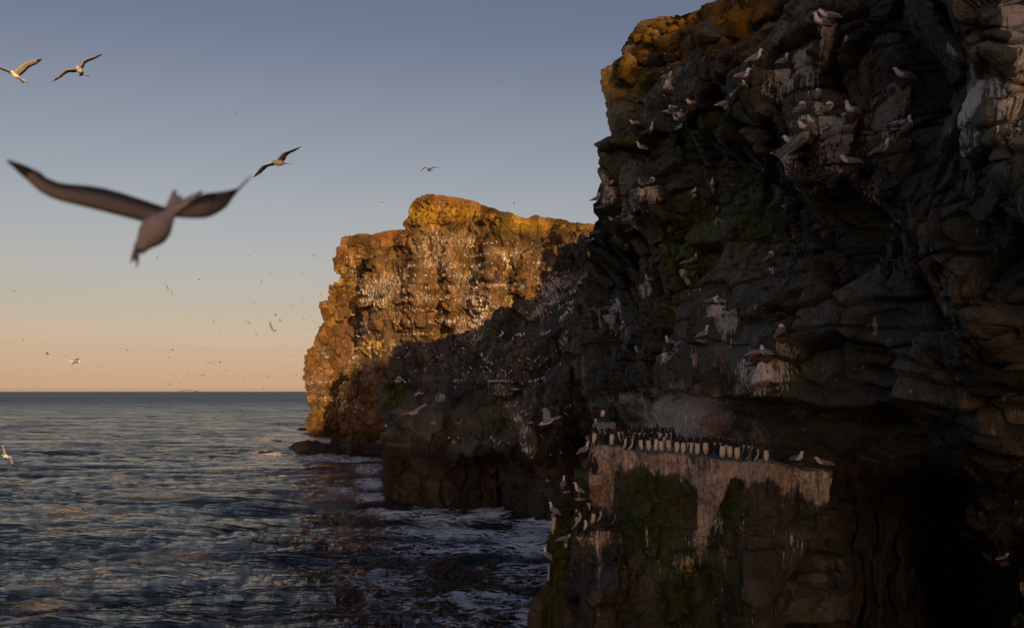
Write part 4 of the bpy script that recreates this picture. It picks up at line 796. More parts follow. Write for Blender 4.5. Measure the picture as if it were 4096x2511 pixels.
# nests
def nest_mesh(seed, hang=.0):
    r = random.Random(seed); v = []; f = []
    b = Bd(); b.loft([(0, 0, -.16-hang, .03, .03), (0, 0, -.11-hang*.6, .10, .09), (0, 0, -.05, .15, .13), (0, 0, -.012, .165, .145), (0, 0, .006, .14, .12), (0, 0, -.008, .07, .06)], 16, 0)
    for i, p in enumerate(b.v): b.v[i] = tuple(c+r.uniform(-.014, .014) for c in p)
    for k in range(150):          # straws
        a = r.uniform(0, 6.28); z = r.uniform(-.12, .01); rad = .15*(1+.2*r.random()); x, y = math.cos(a)*rad, math.sin(a)*rad*.88; L_ = r.uniform(.04, .11); t = a+1.57+r.uniform(-.6, .6); dz = r.uniform(-.05, .01)
        i = len(b.v); b.v += [(x, y, z), (x, y, z+.006), (x+math.cos(t)*L_, y+math.sin(t)*L_, z+dz), (x+math.cos(t)*L_*.9, y+math.sin(t)*L_*.9, z+dz+.005)]; b.f.append((i, i+1, i+3, i+2)); b.m.append(0)
    return b.build('nest', [M_NEST])
M_NEST = simple('dry_grass', (.125, .080, .045), .95, .1, .45, 60)
NESTS = [nest_mesh(s) for s in (1, 2, 3)]
NEST_L = {2765: 'twiggy brown nest under the huddle of gulls near the clifftop', 3309: 'brown nest crowning the highest white-streaked block', 3406: 'reddish grass nest at the right end of the white-washed slab', 3396: 'brown nest on the streaked rock right under the white-washed slab',
 3610: 'hanging brown nest under the lone brooding gull', 2752: 'left half of the nest beneath the pressed-together gull pair', 2779: 'right half of the nest beneath the pressed-together gull pair', 3083: 'small pendant nest in the middle of the dark wall', 2851: 'nest at the head of the tall white-streaked column',
 2678: 'nest stub under the small gull turned to the left', 3125: 'nest under the drooping gull on the white column', 3026: 'nest under the left of the two gulls facing each other', 3062: 'nest under the right of the two gulls facing each other', 2409: 'drooping nest, left of two side by side on the dim ledges', 2424: 'drooping nest, right of two side by side on the dim ledges',
 4015: 'straggly nest on a pillar in the black cave', 3192: 'grass nest on the right part of the guillemot ledge', 3290: 'flat pad of grass under the pale gull at the far right of the guillemot ledge', 3560: 'big brown grass nest jutting out with no bird on it'}
PH = {'stand': .0, 'tall': .0, 'sit': .0, 'low': -.0, 'crouch': .0, 'preen': .0, 'call': 0}
def put_gull(k, p, sc=1.06):
    body, parts = gull_meshes(k[2]); p = np.array(p)
    dz = .02 if k[6] else 0
    o = place('gull', body, parts, (p[0], p[1], p[2]+dz), k[3], k[7], 'gull', 'gulls perched on the near rocks', sc)
    if k[6] and k[0] in NEST_L:
        n_ = obj('nest', NESTS[(k[0]) % 3]); n_.location = (p[0], p[1]+.02, p[2]+.012); n_.rotation_euler = (0, 0, k[0]*.7); tag(n_, NEST_L[k[0]], 'nest', 'grass nests on the near rocks')
for k, p in zip(KW, FEET): put_gull(k, p)
n_ = obj('nest', NESTS[1]); pn = P(3560, 642, 19.25); n_.location = pn; n_.scale = (1.5, 1.3, 1.7); tag(n_, NEST_L[3560], 'nest', 'grass nests on the near rocks')
def on_ledge(px_, py_):
    """standing point on the flat top of the ledge rock for a pixel of the feet"""
    tl = float(curve(TOPL, np.array([px_]))[0]); Yf_ = float(idw(np.array([px_*1.]), np.array([tl]), ES, 60)[0]); zt = CAMZ-(tl-HY)/F*Yf_
    Yp = (CAMZ-zt-.0)*F/max(py_-HY, 60)
    return P(px_, py_, max(Yp, Yf_+.05))[:2].tolist()+[zt+.01]
for i, k in enumerate(LG): put_gull(k, FE[i] if i < 6 else on_ledge(k[0], k[1]))
lap('gulls')
# guillemots
def guillemot(head=0., look=0., lean=0.):
    b = Bd(); hx = math.cos(head)*.03; hy = math.sin(head)*.03
    sp = [(-.075, 0, .012, .018, .010), (-.045, 0, .045, .036, .030), (-.015, 0, .10, .056, .050), (0, 0, .165, .064, .060), (.004, 0, .225, .060, .056), (-.002, 0, .275, .046, .043), (-.004, 0, .315, .032, .031), (0, 0, .350, .027, .027), (hx*.45, hy*.45, .378, .028, .028), (hx*1.15, hy*1.15, .392+look*.01, .022, .022), (hx*1.75, hy*1.75, .396+look*.02, .010, .011)]
    if lean: sp = [(x+lean*z, y, z, w, h) for x, y, z, w, h in sp]
    def mf(i, su, co):
        j = i/3
        if .5 < j < 4.75 and su < .12: return CR
        return BR if j >= 4.75 else BK
    b.loft(sm_spine(sp, 3), 14, matf=mf)
    for sd in (-1, 1):
        w = [(-.005+lean*.27, sd*.040, .270, .010, .012), (-.012+lean*.2, sd*.060, .215, .011, .034), (-.026+lean*.13, sd*.058, .140, .010, .034), (-.052, sd*.040, .070, .007, .020), (-.075, sd*.026, .035, .003, .006)]
        b.loft(sm_spine(w, 2), 8, mat=BK)
    body = b.build('guillemot_body'); e = sp[-1]
    bill = part_mesh('bill', [(e[0]-hx*.3, e[1]-hy*.3, e[2], .008, .009), (e[0]+hx*.9, e[1]+hy*.9, e[2]+look*.012, .005, .006), (e[0]+hx*1.9, e[1]+hy*1.9, e[2]+look*.024-.002, .001, .001)], M_BLACK)
    ft = [('foot', part_mesh('foot', [(-.02, sd*.028, .012, .010, .010), (.02, sd*.030, .004, .016, .005), (.05, sd*.034, .002, .014, .002)], M_LEG)) for sd in (-1, 1)]
    return body, [('bill', bill)]+ft
GV = [guillemot(.25, -.3, .04), guillemot(.9, 0), guillemot(-.9, .3), guillemot(1.5, 0), guillemot(-1.5, 0), guillemot(.4, 1.6), guillemot(0, -1, .10), guillemot(-.5, .2, -.12), guillemot(2.2, .4, .06), guillemot(-2.0, 0, .16)]
# front row on the ledge: px, py of the feet, heading (-90 faces the camera), variant
FR = [(2367, 1776, 120, 1, 'leftmost guillemot, half turned away at the very corner of the ledge'), (2378, 1782, -95, 0, 'white-bellied guillemot second from the left end of the ledge'), (2393, 1784, 70, 3, 'black-backed guillemot third from the left, back to the camera'), (2412, 1781, 75, 1, 'slim black-backed guillemot fourth from the left'), (2430, 1780, 100, 2, 'black-backed guillemot with head turned, fifth from the left'), (2446, 1785, -60, 0, 'guillemot leaning right with ruffled white breast, sixth from the left'), (2461, 1785, 80, 4, 'stout guillemot showing its whole black back, seventh from the left'),
 (2497, 1801, -20, 2, 'guillemot in profile where the ledge edge steps down'), (2519, 1804, -25, 6, 'guillemot leaning forward beside the step in the ledge'), (2540, 1801, 60, 1, 'black-backed guillemot with white wing bars in the front row'), (2566, 1808, -115, 6, 'guillemot with a black wing wrapped over a leaning white breast'), (2596, 1810, -90, 0, 'upright round white-breasted guillemot facing straight out, left of the centre of the row'), (2624, 1810, -50, 7, 'guillemot leaning left with its black wing on the right side'), (2646, 1812, -90, 3, 'white-breasted guillemot with bill to the left, below the pale column'),
 (2679, 1811, -92, 1, 'broad white-breasted guillemot with its bill pointing right'), (2710, 1817, -80, 4, 'small white-breasted guillemot looking down to its left'), (2732, 1819, -95, 0, 'white-breasted guillemot right beside the small one looking down'), (2765, 1821, -60, 7, 'guillemot slanting with a black flank on its right'), (2789, 1826, -95, 1, 'white-breasted guillemot with black head in profile to the right'), (2822, 1824, -88, 3, 'shorter white-breasted guillemot with stretched-up bill'),
 (2843, 1822, 70, 6, 'dark guillemot bent over in the gap of the row'), (2868, 1826, 90, 1, 'black-backed guillemot with two white wing marks'), (2890, 1838, -80, 2, 'white-breasted guillemot leaning left near the crack in the ledge'), (2918, 1838, -92, 3, 'tall white-breasted guillemot beside the leaning one'), (2948, 1842, -95, 0, 'white-breasted guillemot left of the flapping bird'),
 (3015, 1851, 55, 6, 'crouching black guillemot with tail towards the edge'), (3022, 1855, 20, 5, 'guillemot in profile with ruffled white flank and raised head'), (3065, 1858, -90, 5, 'lone upright guillemot standing apart at the right end of the row')]
for i, (x, y, hd_, v_, lb) in enumerate(FR):
    body, parts = GV[v_]; place('guillemot', body, parts, on_ledge(x+random.uniform(-2.5, 2.5), y-1), hd_+random.uniform(-22, 22), lb, 'guillemot', 'guillemots crowding the flat ledge', random.uniform(.94, 1.12), random.uniform(-.05, .08), random.uniform(-.07, .07))
# flapping bird
b = Bd(); bdy, prt = guillemot(.8, 1.0)
pf = on_ledge(2985, 1848); fl_ = place('guillemot', bdy, prt, pf, 30, 'guillemot beating its raised black wings near the right end of the row', 'guillemot', 'guillemots crowding the flat ledge')
def flap(sd, ex, ez):
    w = Bd(); w.loft(sm_spine([(0, 0, .26, .012, .03), (sd*.10, 0, .31, .010, .045), (ex*.75, -.02, ez*.93, .008, .040), (ex, -.03, ez, .004, .012)], 3), 8, mat=0, up=np.array([0, 1., 0])); return w.build('raised_wing', [M_BLACK])
for nm, me in (('raised_wing', flap(-1, -.36, .42)), ('raised_wing', flap(1, .30, .40))):
    w = obj(nm, me, fl_); w.rotation_euler = (0, 0, math.radians(-30))
# rows behind
LBK = ['guillemot of the crowded back rows, mostly hidden behind its neighbours']
br = []
x = 2372
while x < 2700:
    br.append((x+random.uniform(-4, 4), 1772-random.uniform(0, 3), 1)); x += random.uniform(13, 19)
x = 2386
while x < 2690: br.append((x, 1764, 2)); x += random.uniform(14, 24)
x = 2500
while x < 2680: br.append((x, 1788, 1)); x += random.uniform(18, 26)
x = 2400
while x < 2660: br.append((x, 1757, 3)); x += random.uniform(20, 36)
for x in (2700, 2716, 2732, 2744, 2758, 2776, 2790, 2806, 2822, 2838, 2852, 2864, 2878, 2892, 2905, 2921, 2936, 2946, 2960, 2975, 2996, 3008): br.append((x+random.uniform(-2, 2), 1806+(x-2700)*.085, 1))
for (x, y, r_) in br:
    body, parts = GV[random.choice([0, 1, 2, 3, 4, 5, 6, 7, 8, 9])]
    place('guillemot', body, parts, on_ledge(x, y), random.choice([-90, -70, -110, -40, 60, 90, 120, 0, 180])+random.uniform(-15, 15), 'black-headed guillemot packed behind the front row in the '+('dense left part' if x < 2500 else 'middle' if x < 2700 else 'thin right part')+' of the crowd', 'guillemot', 'guillemots packed behind the '+('left' if x < 2500 else 'middle' if x < 2700 else 'right')+' of the front row', random.uniform(.9, 1.1), random.uniform(-.08, .12), random.uniform(-.08, .08))
for i, (p, hd_, v_, lb) in enumerate(((FE[6], 20, 5, 'left guillemot of the pair clinging below the left end of the ledge'), (FE[7], 75, 1, 'right guillemot of the pair clinging below the left end of the ledge, back to us'))):
    body, parts = GV[v_]; place('guillemot', body, parts, p, hd_, lb, 'guillemot', None, 1.12)
# lower shelf
SHG = [(2292, 2118, 20, 6, 'leftmost guillemot on the small lower shelf, bent forward'), (2303, 2110, -40, 0, 'second guillemot from the left on the small lower shelf'), (2310, 2078, -80, 0, 'upright white-breasted guillemot at the back left of the small lower shelf'), (2320, 2092, -30, 7, 'slanting guillemot behind the left end of the small lower shelf'), (2343, 2124, -30, 7, 'guillemot nearest the rim of the small lower shelf, leaning back'), (2337, 2088, 80, 1, 'black-backed guillemot in the middle of the small lower shelf'), (2350, 2078, 60, 3, 'guillemot at the back of the small lower shelf, head only above the others'), (2372, 2096, -60, 1, 'tall guillemot right of the middle of the small lower shelf'), (2396, 2086, -20, 6, 'guillemot lying low behind the right part of the small lower shelf'),
       (2416, 2108, 85, 5, 'black-backed guillemot with its bill raised at the right of the small lower shelf'), (2450, 2096, 30, 6, 'rightmost guillemot of the small lower shelf, white flank to us'), (2330, 2050, 90, 0, 'hindmost guillemot of the small lower shelf by the green rock'), (2352, 2052, -90, 3, 'white-breasted guillemot hindmost on the small lower shelf')]
for (x, y, hd_, v_, lb) in SHG:
    zt = P(2380, 2122, 24.5)[2]; Yp = (CAMZ-zt)*F/(y-HY) if y > 2105 else 24.5+(2122-y)*.028
    Yp = min(max(Yp, 24.0), 26.1); body, parts = GV[v_]; place('guillemot', body, parts, P(x, y, Yp), hd_, lb, 'guillemot', 'guillemots on the small lower shelf', 1.0)
# little group by the cave mouth, on their own stump
stp = P(2445, 1675, 27.3)
for (x, y, hd_, v_, lb) in ((2408, 1668, -70, 1, 'leftmost guillemot of the four on the pale stump behind the ledge'), (2416, 1668, -60, 7, 'second guillemot of the four on the pale stump behind the ledge'), (2432, 1671, 100, 4, 'black-backed guillemot third on the pale stump behind the ledge'), (2449, 1671, 60, 5, 'rightmost guillemot on the pale stump, pressed to the rock')):
    body, parts = GV[v_]; place('guillemot', body, parts, P(x, y, 27.6), hd_, lb, 'guillemot', 'guillemots on the pale stump behind the ledge', .66)
body, parts = gull_meshes('sit'); place('gull', body, parts, P(2388, 1702, 27.2), 120, 'small gull half way down the pale stump behind the ledge', 'gull', None, .75)
def rock_lump(name, cx, cy, Y, rx, rz, ry, seed, flat_top, mat, m1v, m2v, label=None, parent=None, n=(40, 30)):
    u = np.linspace(0, 2*math.pi, n[0])[None]; v = np.linspace(0, math.pi, n[1])[:, None]
    X_ = np.cos(u)*np.sin(v)**.7; Y_ = np.sin(u)*np.sin(v)**.7; Z_ = np.cos(v)+0*u
    if not flat_top:
        pw = .62; X_ = np.sign(X_)*np.abs(X_)**pw; Y_ = np.sign(Y_)*np.abs(Y_)**pw; Z_ = np.sign(Z_)*np.abs(Z_)**pw; a_ = seed*1.7; X_, Z_ = X_*math.cos(a_*.3-.2)*1.0-Z_*math.sin(a_*.3-.2), X_*math.sin(a_*.3-.2)+Z_*math.cos(a_*.3-.2)
    if flat_top: Z_ = np.minimum(Z_, .55+.05*X_)
    if not flat_top:
        u0 = np.stack([np.cos(u)*np.sin(v), np.sin(u)*np.sin(v), np.cos(v)+0*u], -1); rp = np.random.default_rng(seed); nn = rp.normal(size=(13, 3)); nn /= np.linalg.norm(nn, axis=1, keepdims=True); hh_ = rp.uniform(.62, .98, 13)
        dt_ = np.maximum(u0@nn.T, .02); rad_ = np.minimum((hh_/dt_).min(-1), 1.15); X_, Y_, Z_ = [u0[..., i_]*rad_ for i_ in range(3)]
    W = np.stack([X_*rx, Y_*ry, Z_*rz], -1); c0 = P(cx, cy, Y); p = W.reshape(-1, 3)+c0
    s_ = (rx+ry+rz)/3; f1_, f2_, idd, D_ = worley(p, (s_*.9,)*3, seed)
    kf = 1.0 if flat_top else .35
    W = W*(1+.14*kf*fbm(p, 1.1/s_, 4, seed).reshape(W.shape[:2])-.10*np.exp(-((f2_-f1_)/.05)**2).reshape(W.shape[:2])+.30*kf*(fl(idd, 3)-.5).reshape(W.shape[:2]))[..., None]
    p = W.reshape(-1, 3)+c0; ix = np.arange(len(p)).reshape(W.shape[:2]); q = np.stack([ix[:-1, :-1], ix[1:, :-1], ix[1:, 1:], ix[:-1, 1:]], -1).reshape(-1, 4)
    o = obj(name, mesh_np(name, p, q, [mat], {'m1': np.tile(m1v, (len(p), 1)), 'm2': np.tile(m2v, (len(p), 1))}), parent)
    if label: tag(o, label, kind='structure')
    return o
rock_lump('rock_stump', 2420, 1745, 27.8, .34, .62, .6, 5, True, MAT_LEDGE, (.25, .1, 0, .95), (1, 0, 0, 0), 'pale streaked stump of rock behind the left end of the guillemot ledge')
lap('guillemots')
# boulders on the lit slope of the clifftop: parts of the near cliff
NV, NN = SURF['near']; nx_, ny_ = to_px(NV)
cnt = 0
for t in range(1500):
    if cnt > 95: break
    x = random.uniform(2500, 3080); ymin = float(curve([(2402, 278), (2457, 250), (2499, 195), (2522, 150), (2543, 130), (2575, 112), (2615, 96), (2668, 88), (2700, 78), (2735, 58), (2780, 45), (2850, 21), (2897, 0), (3160, -150)], np.array([x]))[0])
    y = random.uniform(max(ymin, -20)+6, min(ymin+150, 330-.3*(x-2400)+60))
    m = np.nonzero((np.abs(nx_-x) < 9) & (np.abs(ny_-y) < 9))[0]
    if not len(m): continue
    j = m[np.argmin(NV[m, 1])]; p = NV[j]; r_ = random.choice([.14, .18, .24, .3, .4, .46])*random.uniform(.8, 1.15)
    rock_lump('boulder', nx_[j], ny_[j], p[1]+.05, r_, r_*random.uniform(.6, .9), r_, 100+t, False, MAT_NEAR, (.05, .1, random.uniform(.25, .95), 0), (random.uniform(.6, 1.3), 0, random.uniform(.2, .8), 0), parent=near_cliff, n=(26, 18)); cnt += 1
lap('boulders')
# ------------------------------------------------------------------ flying gulls
def flyer(Y, head, tail, wl, wr, label, tailc=None, rootf=(.66, .66), dh=0., dl=(0, 0), dr=(0, 0), chord=.135, body_r=.055, upper=GR, under=WH, dark=None, group='gulls on the wing', parts=True, cat='gull', fan=.06, nm='gull'):
    """a bird built from where its head, tail, wing joints and wing tips are; dl, dr, dh = metres nearer (-) or farther (+)"""
    c = P((head[0]+tail[0])/2, (head[1]+tail[1])/2, Y); Hd = P(head[0], head[1], Y+dh)-c; Tl = P(tail[0], tail[1], Y-dh)-c
    ax = Hd-Tl; Lb = np.linalg.norm(ax); f = ax/Lb; b = Bd(); k = max(.045, body_r) if body_r else .05
    up = np.array([0, -.25, 1.]); up = up-f*up.dot(f); up /= np.linalg.norm(up)
    lo, hi = (under, upper) if dark is None else (dark[0], dark[0])
    sp = [(0, .010, .006), (.12, .030, .012), (.28, .72*k, .55*k), (.45, k, .92*k), (.62, .98*k, k), (.76, .72*k, .76*k), (.86, .50*k, .52*k), (.94, .46*k, .48*k), (.985, .28*k, .30*k), (1., .12*k, .12*k)]
    pts = [tuple(Tl+ax*t)+(w, h) for t, w, h in sp]
    b.loft(sm_spine(pts, 2), 12, matf=lambda i, su, co: (hi if su > .25 and 4 < i < 12 else (WH if dark is None else lo)), up=up)
    # tail fan
    side = np.cross(up, f); t0 = Tl+ax*.14; fw = fan
    for q_ in ((-1, 1) if tailc is None else ()):
        w = [tuple(t0)+(.02, .006), tuple(Tl-f*.03+side*q_*fw*.55)+(.03, .004), tuple(Tl-f*.075+side*q_*fw)+(.012, .002)]
        b.loft(w, 6, mat=WH if dark is None else dark[0], up=up)
    for tc in (tailc or ()):
        tp = P(tc[0], tc[1], Y-dh)-c; b.loft([tuple(t0*.6+(Tl+ax*.3)*.4)+(.036, .016), tuple((t0+tp)/2)+(.026, .008), tuple(tp)+(.009, .003)], 8, mat=dark[0] if dark else WH, up=up)
    for W_, dd, sd in ((wl, dl, 0), (wr, dr, 1)):
        if W_ is None: continue
        root = Tl+ax*rootf[sd]; mid = P(W_[0][0], W_[0][1], Y+dd[0])-c; tip = P(W_[-1][0], W_[-1][1], Y+dd[-1])-c
        if len(W_) == 3: m2_ = P(W_[1][0], W_[1][1], Y+dd[1])-c
        pts = sm_spine([tuple(root)+(1.05,), tuple(mid)+(1.2,), tuple(m2_)+(.85,), tuple(m2_*.45+tip*.55)+(.62,), tuple(tip)+(.12,)], 4) if len(W_) == 3 else sm_spine([tuple(root)+(1.05,), tuple(root*.45+mid*.55)+(1.12,), tuple(mid)+(1.0,), tuple(mid*.45+tip*.55)+(.72,), tuple(tip)+(.10,)], 4); n = len(pts); ch = []
        for i, p_ in enumerate(pts):
            cc = chord*p_[3]; th = .075*cc+.0015; P0 = np.array(p_[:3]); sweep = 0
            T_ = np.array(pts[min(i+1, n-1)][:3])-np.array(pts[max(i-1, 0)][:3]); T_ /= np.linalg.norm(T_)+1e-9
            fd = f-T_*f.dot(T_)*.85; nf = np.linalg.norm(fd); fd = fd/nf if nf > .05 else f
            nn_ = np.cross(T_, fd); nn_ /= np.linalg.norm(nn_)+1e-9
            if nn_.dot(up) < 0: nn_ = -nn_
            sc = 1+(.06*math.sin(i*2.4) if i > n*.5 else 0)
            ch.append([P0+fd*cc*.34, P0+fd*cc*.12+nn_*th, P0-fd*cc*.22+nn_*th*.8, P0-fd*cc*.62*sc, P0-fd*cc*.22-nn_*th*.15, P0+fd*cc*.12-nn_*th*.3])
        base = len(b.v)
        for r_ in ch: b.v += [tuple(x_) for x_ in r_]
        for i in range(n-1):
            for k_ in range(6):
                k2 = (k_+1) % 6; b.f.append((base+i*6+k_, base+i*6+k2, base+(i+1)*6+k2, base+(i+1)*6+k_))
                b.m.append(BK if i >= n-5+(1 if k_ < 3 else 2)-1 else ((hi if k_ < 3 else (UN if dark is None else lo)) if dark is None else (8 if (k_ in (2, 3) and dark[0] == SH2) else dark[1])))
        for o_ in (base, base+(n-1)*6):
            b.f.append(tuple(range(o_, o_+4))); b.m.append(BK); b.f.append((o_, o_+3, o_+4, o_+5)); b.m.append(BK)
    o = obj(nm, b.build('gull_body')); o.location = c; tag(o, label, cat, group)
    if parts:
        hp = Hd; tip = Hd+f*.045
        bl = Bd(); 
        bl.loft([tuple(hp-f*.01)+(.008, .009), tuple(hp+f*.022)+(.005, .007), tuple(tip)+(.001, .0015)], 6, 0, up=up); obj('bill', bl.build('bill', [M_YELLOW]), o)
    return o
def Z1(x, y): return (x/2068*1300, 150+y/2068*1300)          # reading aids: zoomed views back to photograph pixels
def Z2(x, y): return (x/1.8954, 1000+y/1.8954)
def Z3(x, y): return (1200+x/2.5186, 700+y/2.5186)
def Z4(x, y): return (1200+x/2.5186, 1250+y/2.5186)
def Z5(x, y): return (1800+x/2.5186, 700+y/2.5186)
def Z6(x, y): return (1450+x/2.3247, 1500+y/2.3247)
big = flyer(3.55, Z1(872, 1362), Z1(1128, 1062), (Z1(640, 1050), Z1(340, 985), Z1(46, 785)), (Z1(1290, 1098), Z1(1450, 1040), Z1(1600, 884)), 'huge out-of-focus gull swooping down across the sky, wings spread and bill open', dh=-.05, dl=(-.05, -.10, -.16), dr=(.06, .14, .26), chord=.078, body_r=.050, dark=(SH2, SH), group=None, parts=False, tailc=(Z1(1110, 972), Z1(1150, 1005), Z1(1195, 1030), Z1(1240, 1010), Z1(1290, 978)), rootf=(.34, .14))
cb = np.array(big.location); hd_p = P(*Z1(872, 1345), 3.47)
for (e, w_) in ((Z1(832, 1436), .009), (Z1(872, 1466), .007)):
    bl = Bd(); ep = P(*e, 3.44); bl.loft([tuple(hd_p-cb)+(w_*1.3, w_*1.3), tuple((hd_p*.45+ep*.55)-cb)+(w_, w_), tuple(ep-cb)+(.001, .001)], 8, 0, up=np.array([0, -1., .2])); obj('bill', bl.build('bill', [M_SHADY]), big)
flyer(17., Z1(70, 215), Z1(140, 272), (Z1(30, 205), Z1(-45, 178)), (Z1(165, 175), Z1(268, 138)), 'sunlit gull cut by the left edge of the sky, upper wing raised', dh=-.10, chord=.12, body_r=.05)
flyer(17., Z1(490, 188), Z1(528, 235), (Z1(420, 215), Z1(336, 282)), (Z1(540, 150), Z1(653, 107)), 'sunlit gull flying towards us with tilted wings, high at the left', dh=-.14, chord=.115, body_r=.05, fan=.08)
flyer(16., Z1(1730, 793), Z1(1828, 803), (Z1(1680, 822), Z1(1612, 890)), (Z1(1815, 740), Z1(1917, 695)), 'dark gull just right of the huge blurred one, heading left with tilted wings', dh=-.12, chord=.11, body_r=.05, dark=(SH, BR))
flyer(30., (1713, 676), (1722, 682), ((1700, 670), (1681, 686)), ((1738, 668), (1760, 672)), 'small dark gull alone above the sunlit headland, wings arched', dh=-.15, chord=.10, dark=(SH, BR))
flyer(42., Z2(1262, 296), Z2(1276, 300), (Z2(1266, 270), Z2(1234, 238)), (Z2(1298, 310), Z2(1313, 354)), 'pale gull banking steeply below the huge gull, wings nearly upright', dh=-.16, chord=.10)
flyer(60., Z2(2374, 42), Z2(2382, 40), (Z2(2350, 22), Z2(2320, 5)), (Z2(2405, 52), Z2(2438, 79)), 'gull gliding towards us left of the headland top, wings drooping to the right', dh=-.18, chord=.10)
flyer(34., Z2(612, 843), Z2(522, 843), (Z2(585, 828), Z2(600, 819)), (Z2(568, 855), Z2(548, 865)), 'brightly lit cream gull flying right, low over the sea at the left', dl=(.3, .5), dr=(-.3, -.4), chord=.12, upper=UN)
flyer(46., Z2(2044, 596), Z2(2086, 600), (Z2(2050, 570), Z2(2043, 543)), (Z2(2080, 603), Z2(2088, 613)), 'gull with one wing straight up, left of the far headland', dl=(.1, .15), dr=(-.3, -.5), chord=.10)
flyer(55., Z2(1880, 553), Z2(1890, 550), (Z2(1865, 543), Z2(1847, 531)), (Z2(1898, 558), Z2(1915, 565)), 'small gull gliding level, wings slanting down to the right', dh=-.17, chord=.09)
flyer(70., Z2(1936, 636), Z2(1944, 634), (Z2(1930, 627), Z2(1926, 618)), (Z2(1943, 644), Z2(1949, 653)), 'small pale gull below the level glider', dh=-.15, chord=.09)
flyer(60., Z2(348, 785), Z2(368, 787), (Z2(355, 778), Z2(362, 772)), (Z2(362, 788), Z2(358, 790)), 'small brown gull flapping low over the horizon near the left edge', dl=(.2, .4), chord=.10, dark=(SH, SH))
flyer(62., Z2(1284, 1024), Z2(1284, 1014), (Z2(1270, 1010), Z2(1255, 997)), (Z2(1297, 1010), Z2(1311, 999)), 'gull making a wide V just above the horizon', dh=-.15, chord=.09)
flyer(85., Z2(1303, 758), Z2(1312, 757), (Z2(1298, 757), Z2(1292, 762)), (Z2(1314, 754), Z2(1317, 762)), 'dark gull with bent wings above the V-shaped one', dh=-.15, chord=.10, dark=(SH, BR))
flyer(75., Z2(2086, 500), Z2(2094, 486), (Z2(2083, 492), Z2(2080, 510)), (Z2(2092, 488), Z2(2097, 480)), 'small dark gull banking in the flock beside the far headland, upper one', dh=-.1, chord=.10, dark=(SH, SH))
flyer(75., Z2(2120, 528), Z2(2127, 534), (Z2(2120, 522), Z2(2118, 514)), (Z2(2124, 534), Z2(2130, 534)), 'small dark gull banking in the flock beside the far headland, lower one', dh=-.1, chord=.10, dark=(SH, SH))
flyer(70., Z2(1401, 508), Z2(1419, 504), (Z2(1404, 503), Z2(1400, 499)), (Z2(1415, 508), Z2(1424, 502)), 'white gull flying left in mid sky above the sea', dl=(.2, .4), chord=.09)
flyer(80., Z2(1515, 222), Z2(1502, 222), (Z2(1506, 219), Z2(1500, 224)), (Z2(1510, 219), Z2(1514, 226)), 'tiny gull below the huge gull, near the banking pale one', dl=(.2, .4), dr=(-.2, -.4), chord=.10)
flyer(70., Z2(2430, 337), Z2(2438, 333), (Z2(2426, 328), Z2(2420, 318)), (Z2(2438, 343), Z2(2444, 353)), 'gull with swept wings close to the far headland edge', dh=-.15, chord=.09)
flyer(70., Z2(2380, 548), Z2(2390, 552), (Z2(2376, 540), Z2(2373, 533)), (Z2(2388, 556), Z2(2392, 561)), 'sunlit gull close to the far headland, wings folded back', dh=-.1, chord=.10)
flyer(72., Z2(2420, 582), Z2(2426, 588), (Z2(2412, 582), Z2(2403, 588)), (Z2(2434, 584), Z2(2444, 590)), 'dark gull with arched wings close to the far headland', dh=-.15, chord=.09, dark=(SH, BR))
flyer(26., (10, 1817), (32, 1826), ((12, 1790), (0, 1778)), ((44, 1840), (50, 1868)), 'sunlit gull diving past the left edge of the picture over the sea', dh=.06, chord=.12)
flyer(55., Z5(500, 1046), Z5(448, 1062), (Z5(464, 1010), Z5(458, 958)), (Z5(440, 1075), Z5(425, 1100)), 'pale gull in front of the lit cliff, one broad wing raised', dl=(.15, .25), dr=(-.2, -.3), chord=.13)
flyer(50., Z5(765, 1102), Z5(722, 1100), (Z5(755, 1070), Z5(778, 1045)), (Z5(705, 1115), Z5(677, 1147)), 'grey gull crossing the shadow edge on the lit cliff', dl=(.15, .25), dr=(-.2, -.3), chord=.11)
flyer(27., Z5(850, 722), Z5(908, 706), (Z5(800, 735), Z5(718, 792)), (Z5(945, 685), Z5(1036, 684)), 'long-winged grey gull gliding across the upper lit cliff', dl=(-.1, -.2), dr=(.1, .2), chord=.11)
flyer(60., Z5(262, 1168), Z5(290, 1162), (Z5(235, 1172), Z5(200, 1192)), (Z5(310, 1155), Z5(342, 1156)), 'faint grey gull gliding low in front of the lit cliff', chord=.10)
flyer(48., Z3(1442, 940), Z3(1492, 932), (Z3(1480, 900), Z3(1515, 860)), (Z3(1425, 960), Z3(1395, 1015)), 'grey gull with slim wings in front of the sunlit nests', dl=(.1, .2), dr=(-.1, -.2), chord=.11)
flyer(38., Z4(255, 412), Z4(200, 398), (Z4(235, 370), Z4(278, 312)), (Z4(185, 390), Z4(148, 396)), 'grey gull with a black wingtip before the edge of the far headland', dl=(.1, .1), dr=(-.2, -.5), chord=.13)
flyer(60., Z4(290, 446), Z4(252, 446), (Z4(265, 428), Z4(255, 410)), (Z4(275, 448), Z4(262, 452)), 'second grey gull just below the black-tipped one by the far headland', dl=(.1, .2), chord=.10)
flyer(24., Z6(510, 346), Z6(415, 352), (Z6(545, 300), Z6(642, 243)), (Z6(400, 350), Z6(305, 370)), 'gull skimming past the green-stained buttress, wings in a long S', dl=(.05, .1), dr=(-.1, -.2), chord=.11)
flyer(17.5, Z6(1655, 455), Z6(1800, 398), (Z6(1700, 345), Z6(1662, 288)), (Z6(1790, 395), Z6(1862, 384)), 'white gull swooping left in front of the dark crack, wing lifted', dl=(.12, .2), dr=(-.2, -.4), chord=.15)
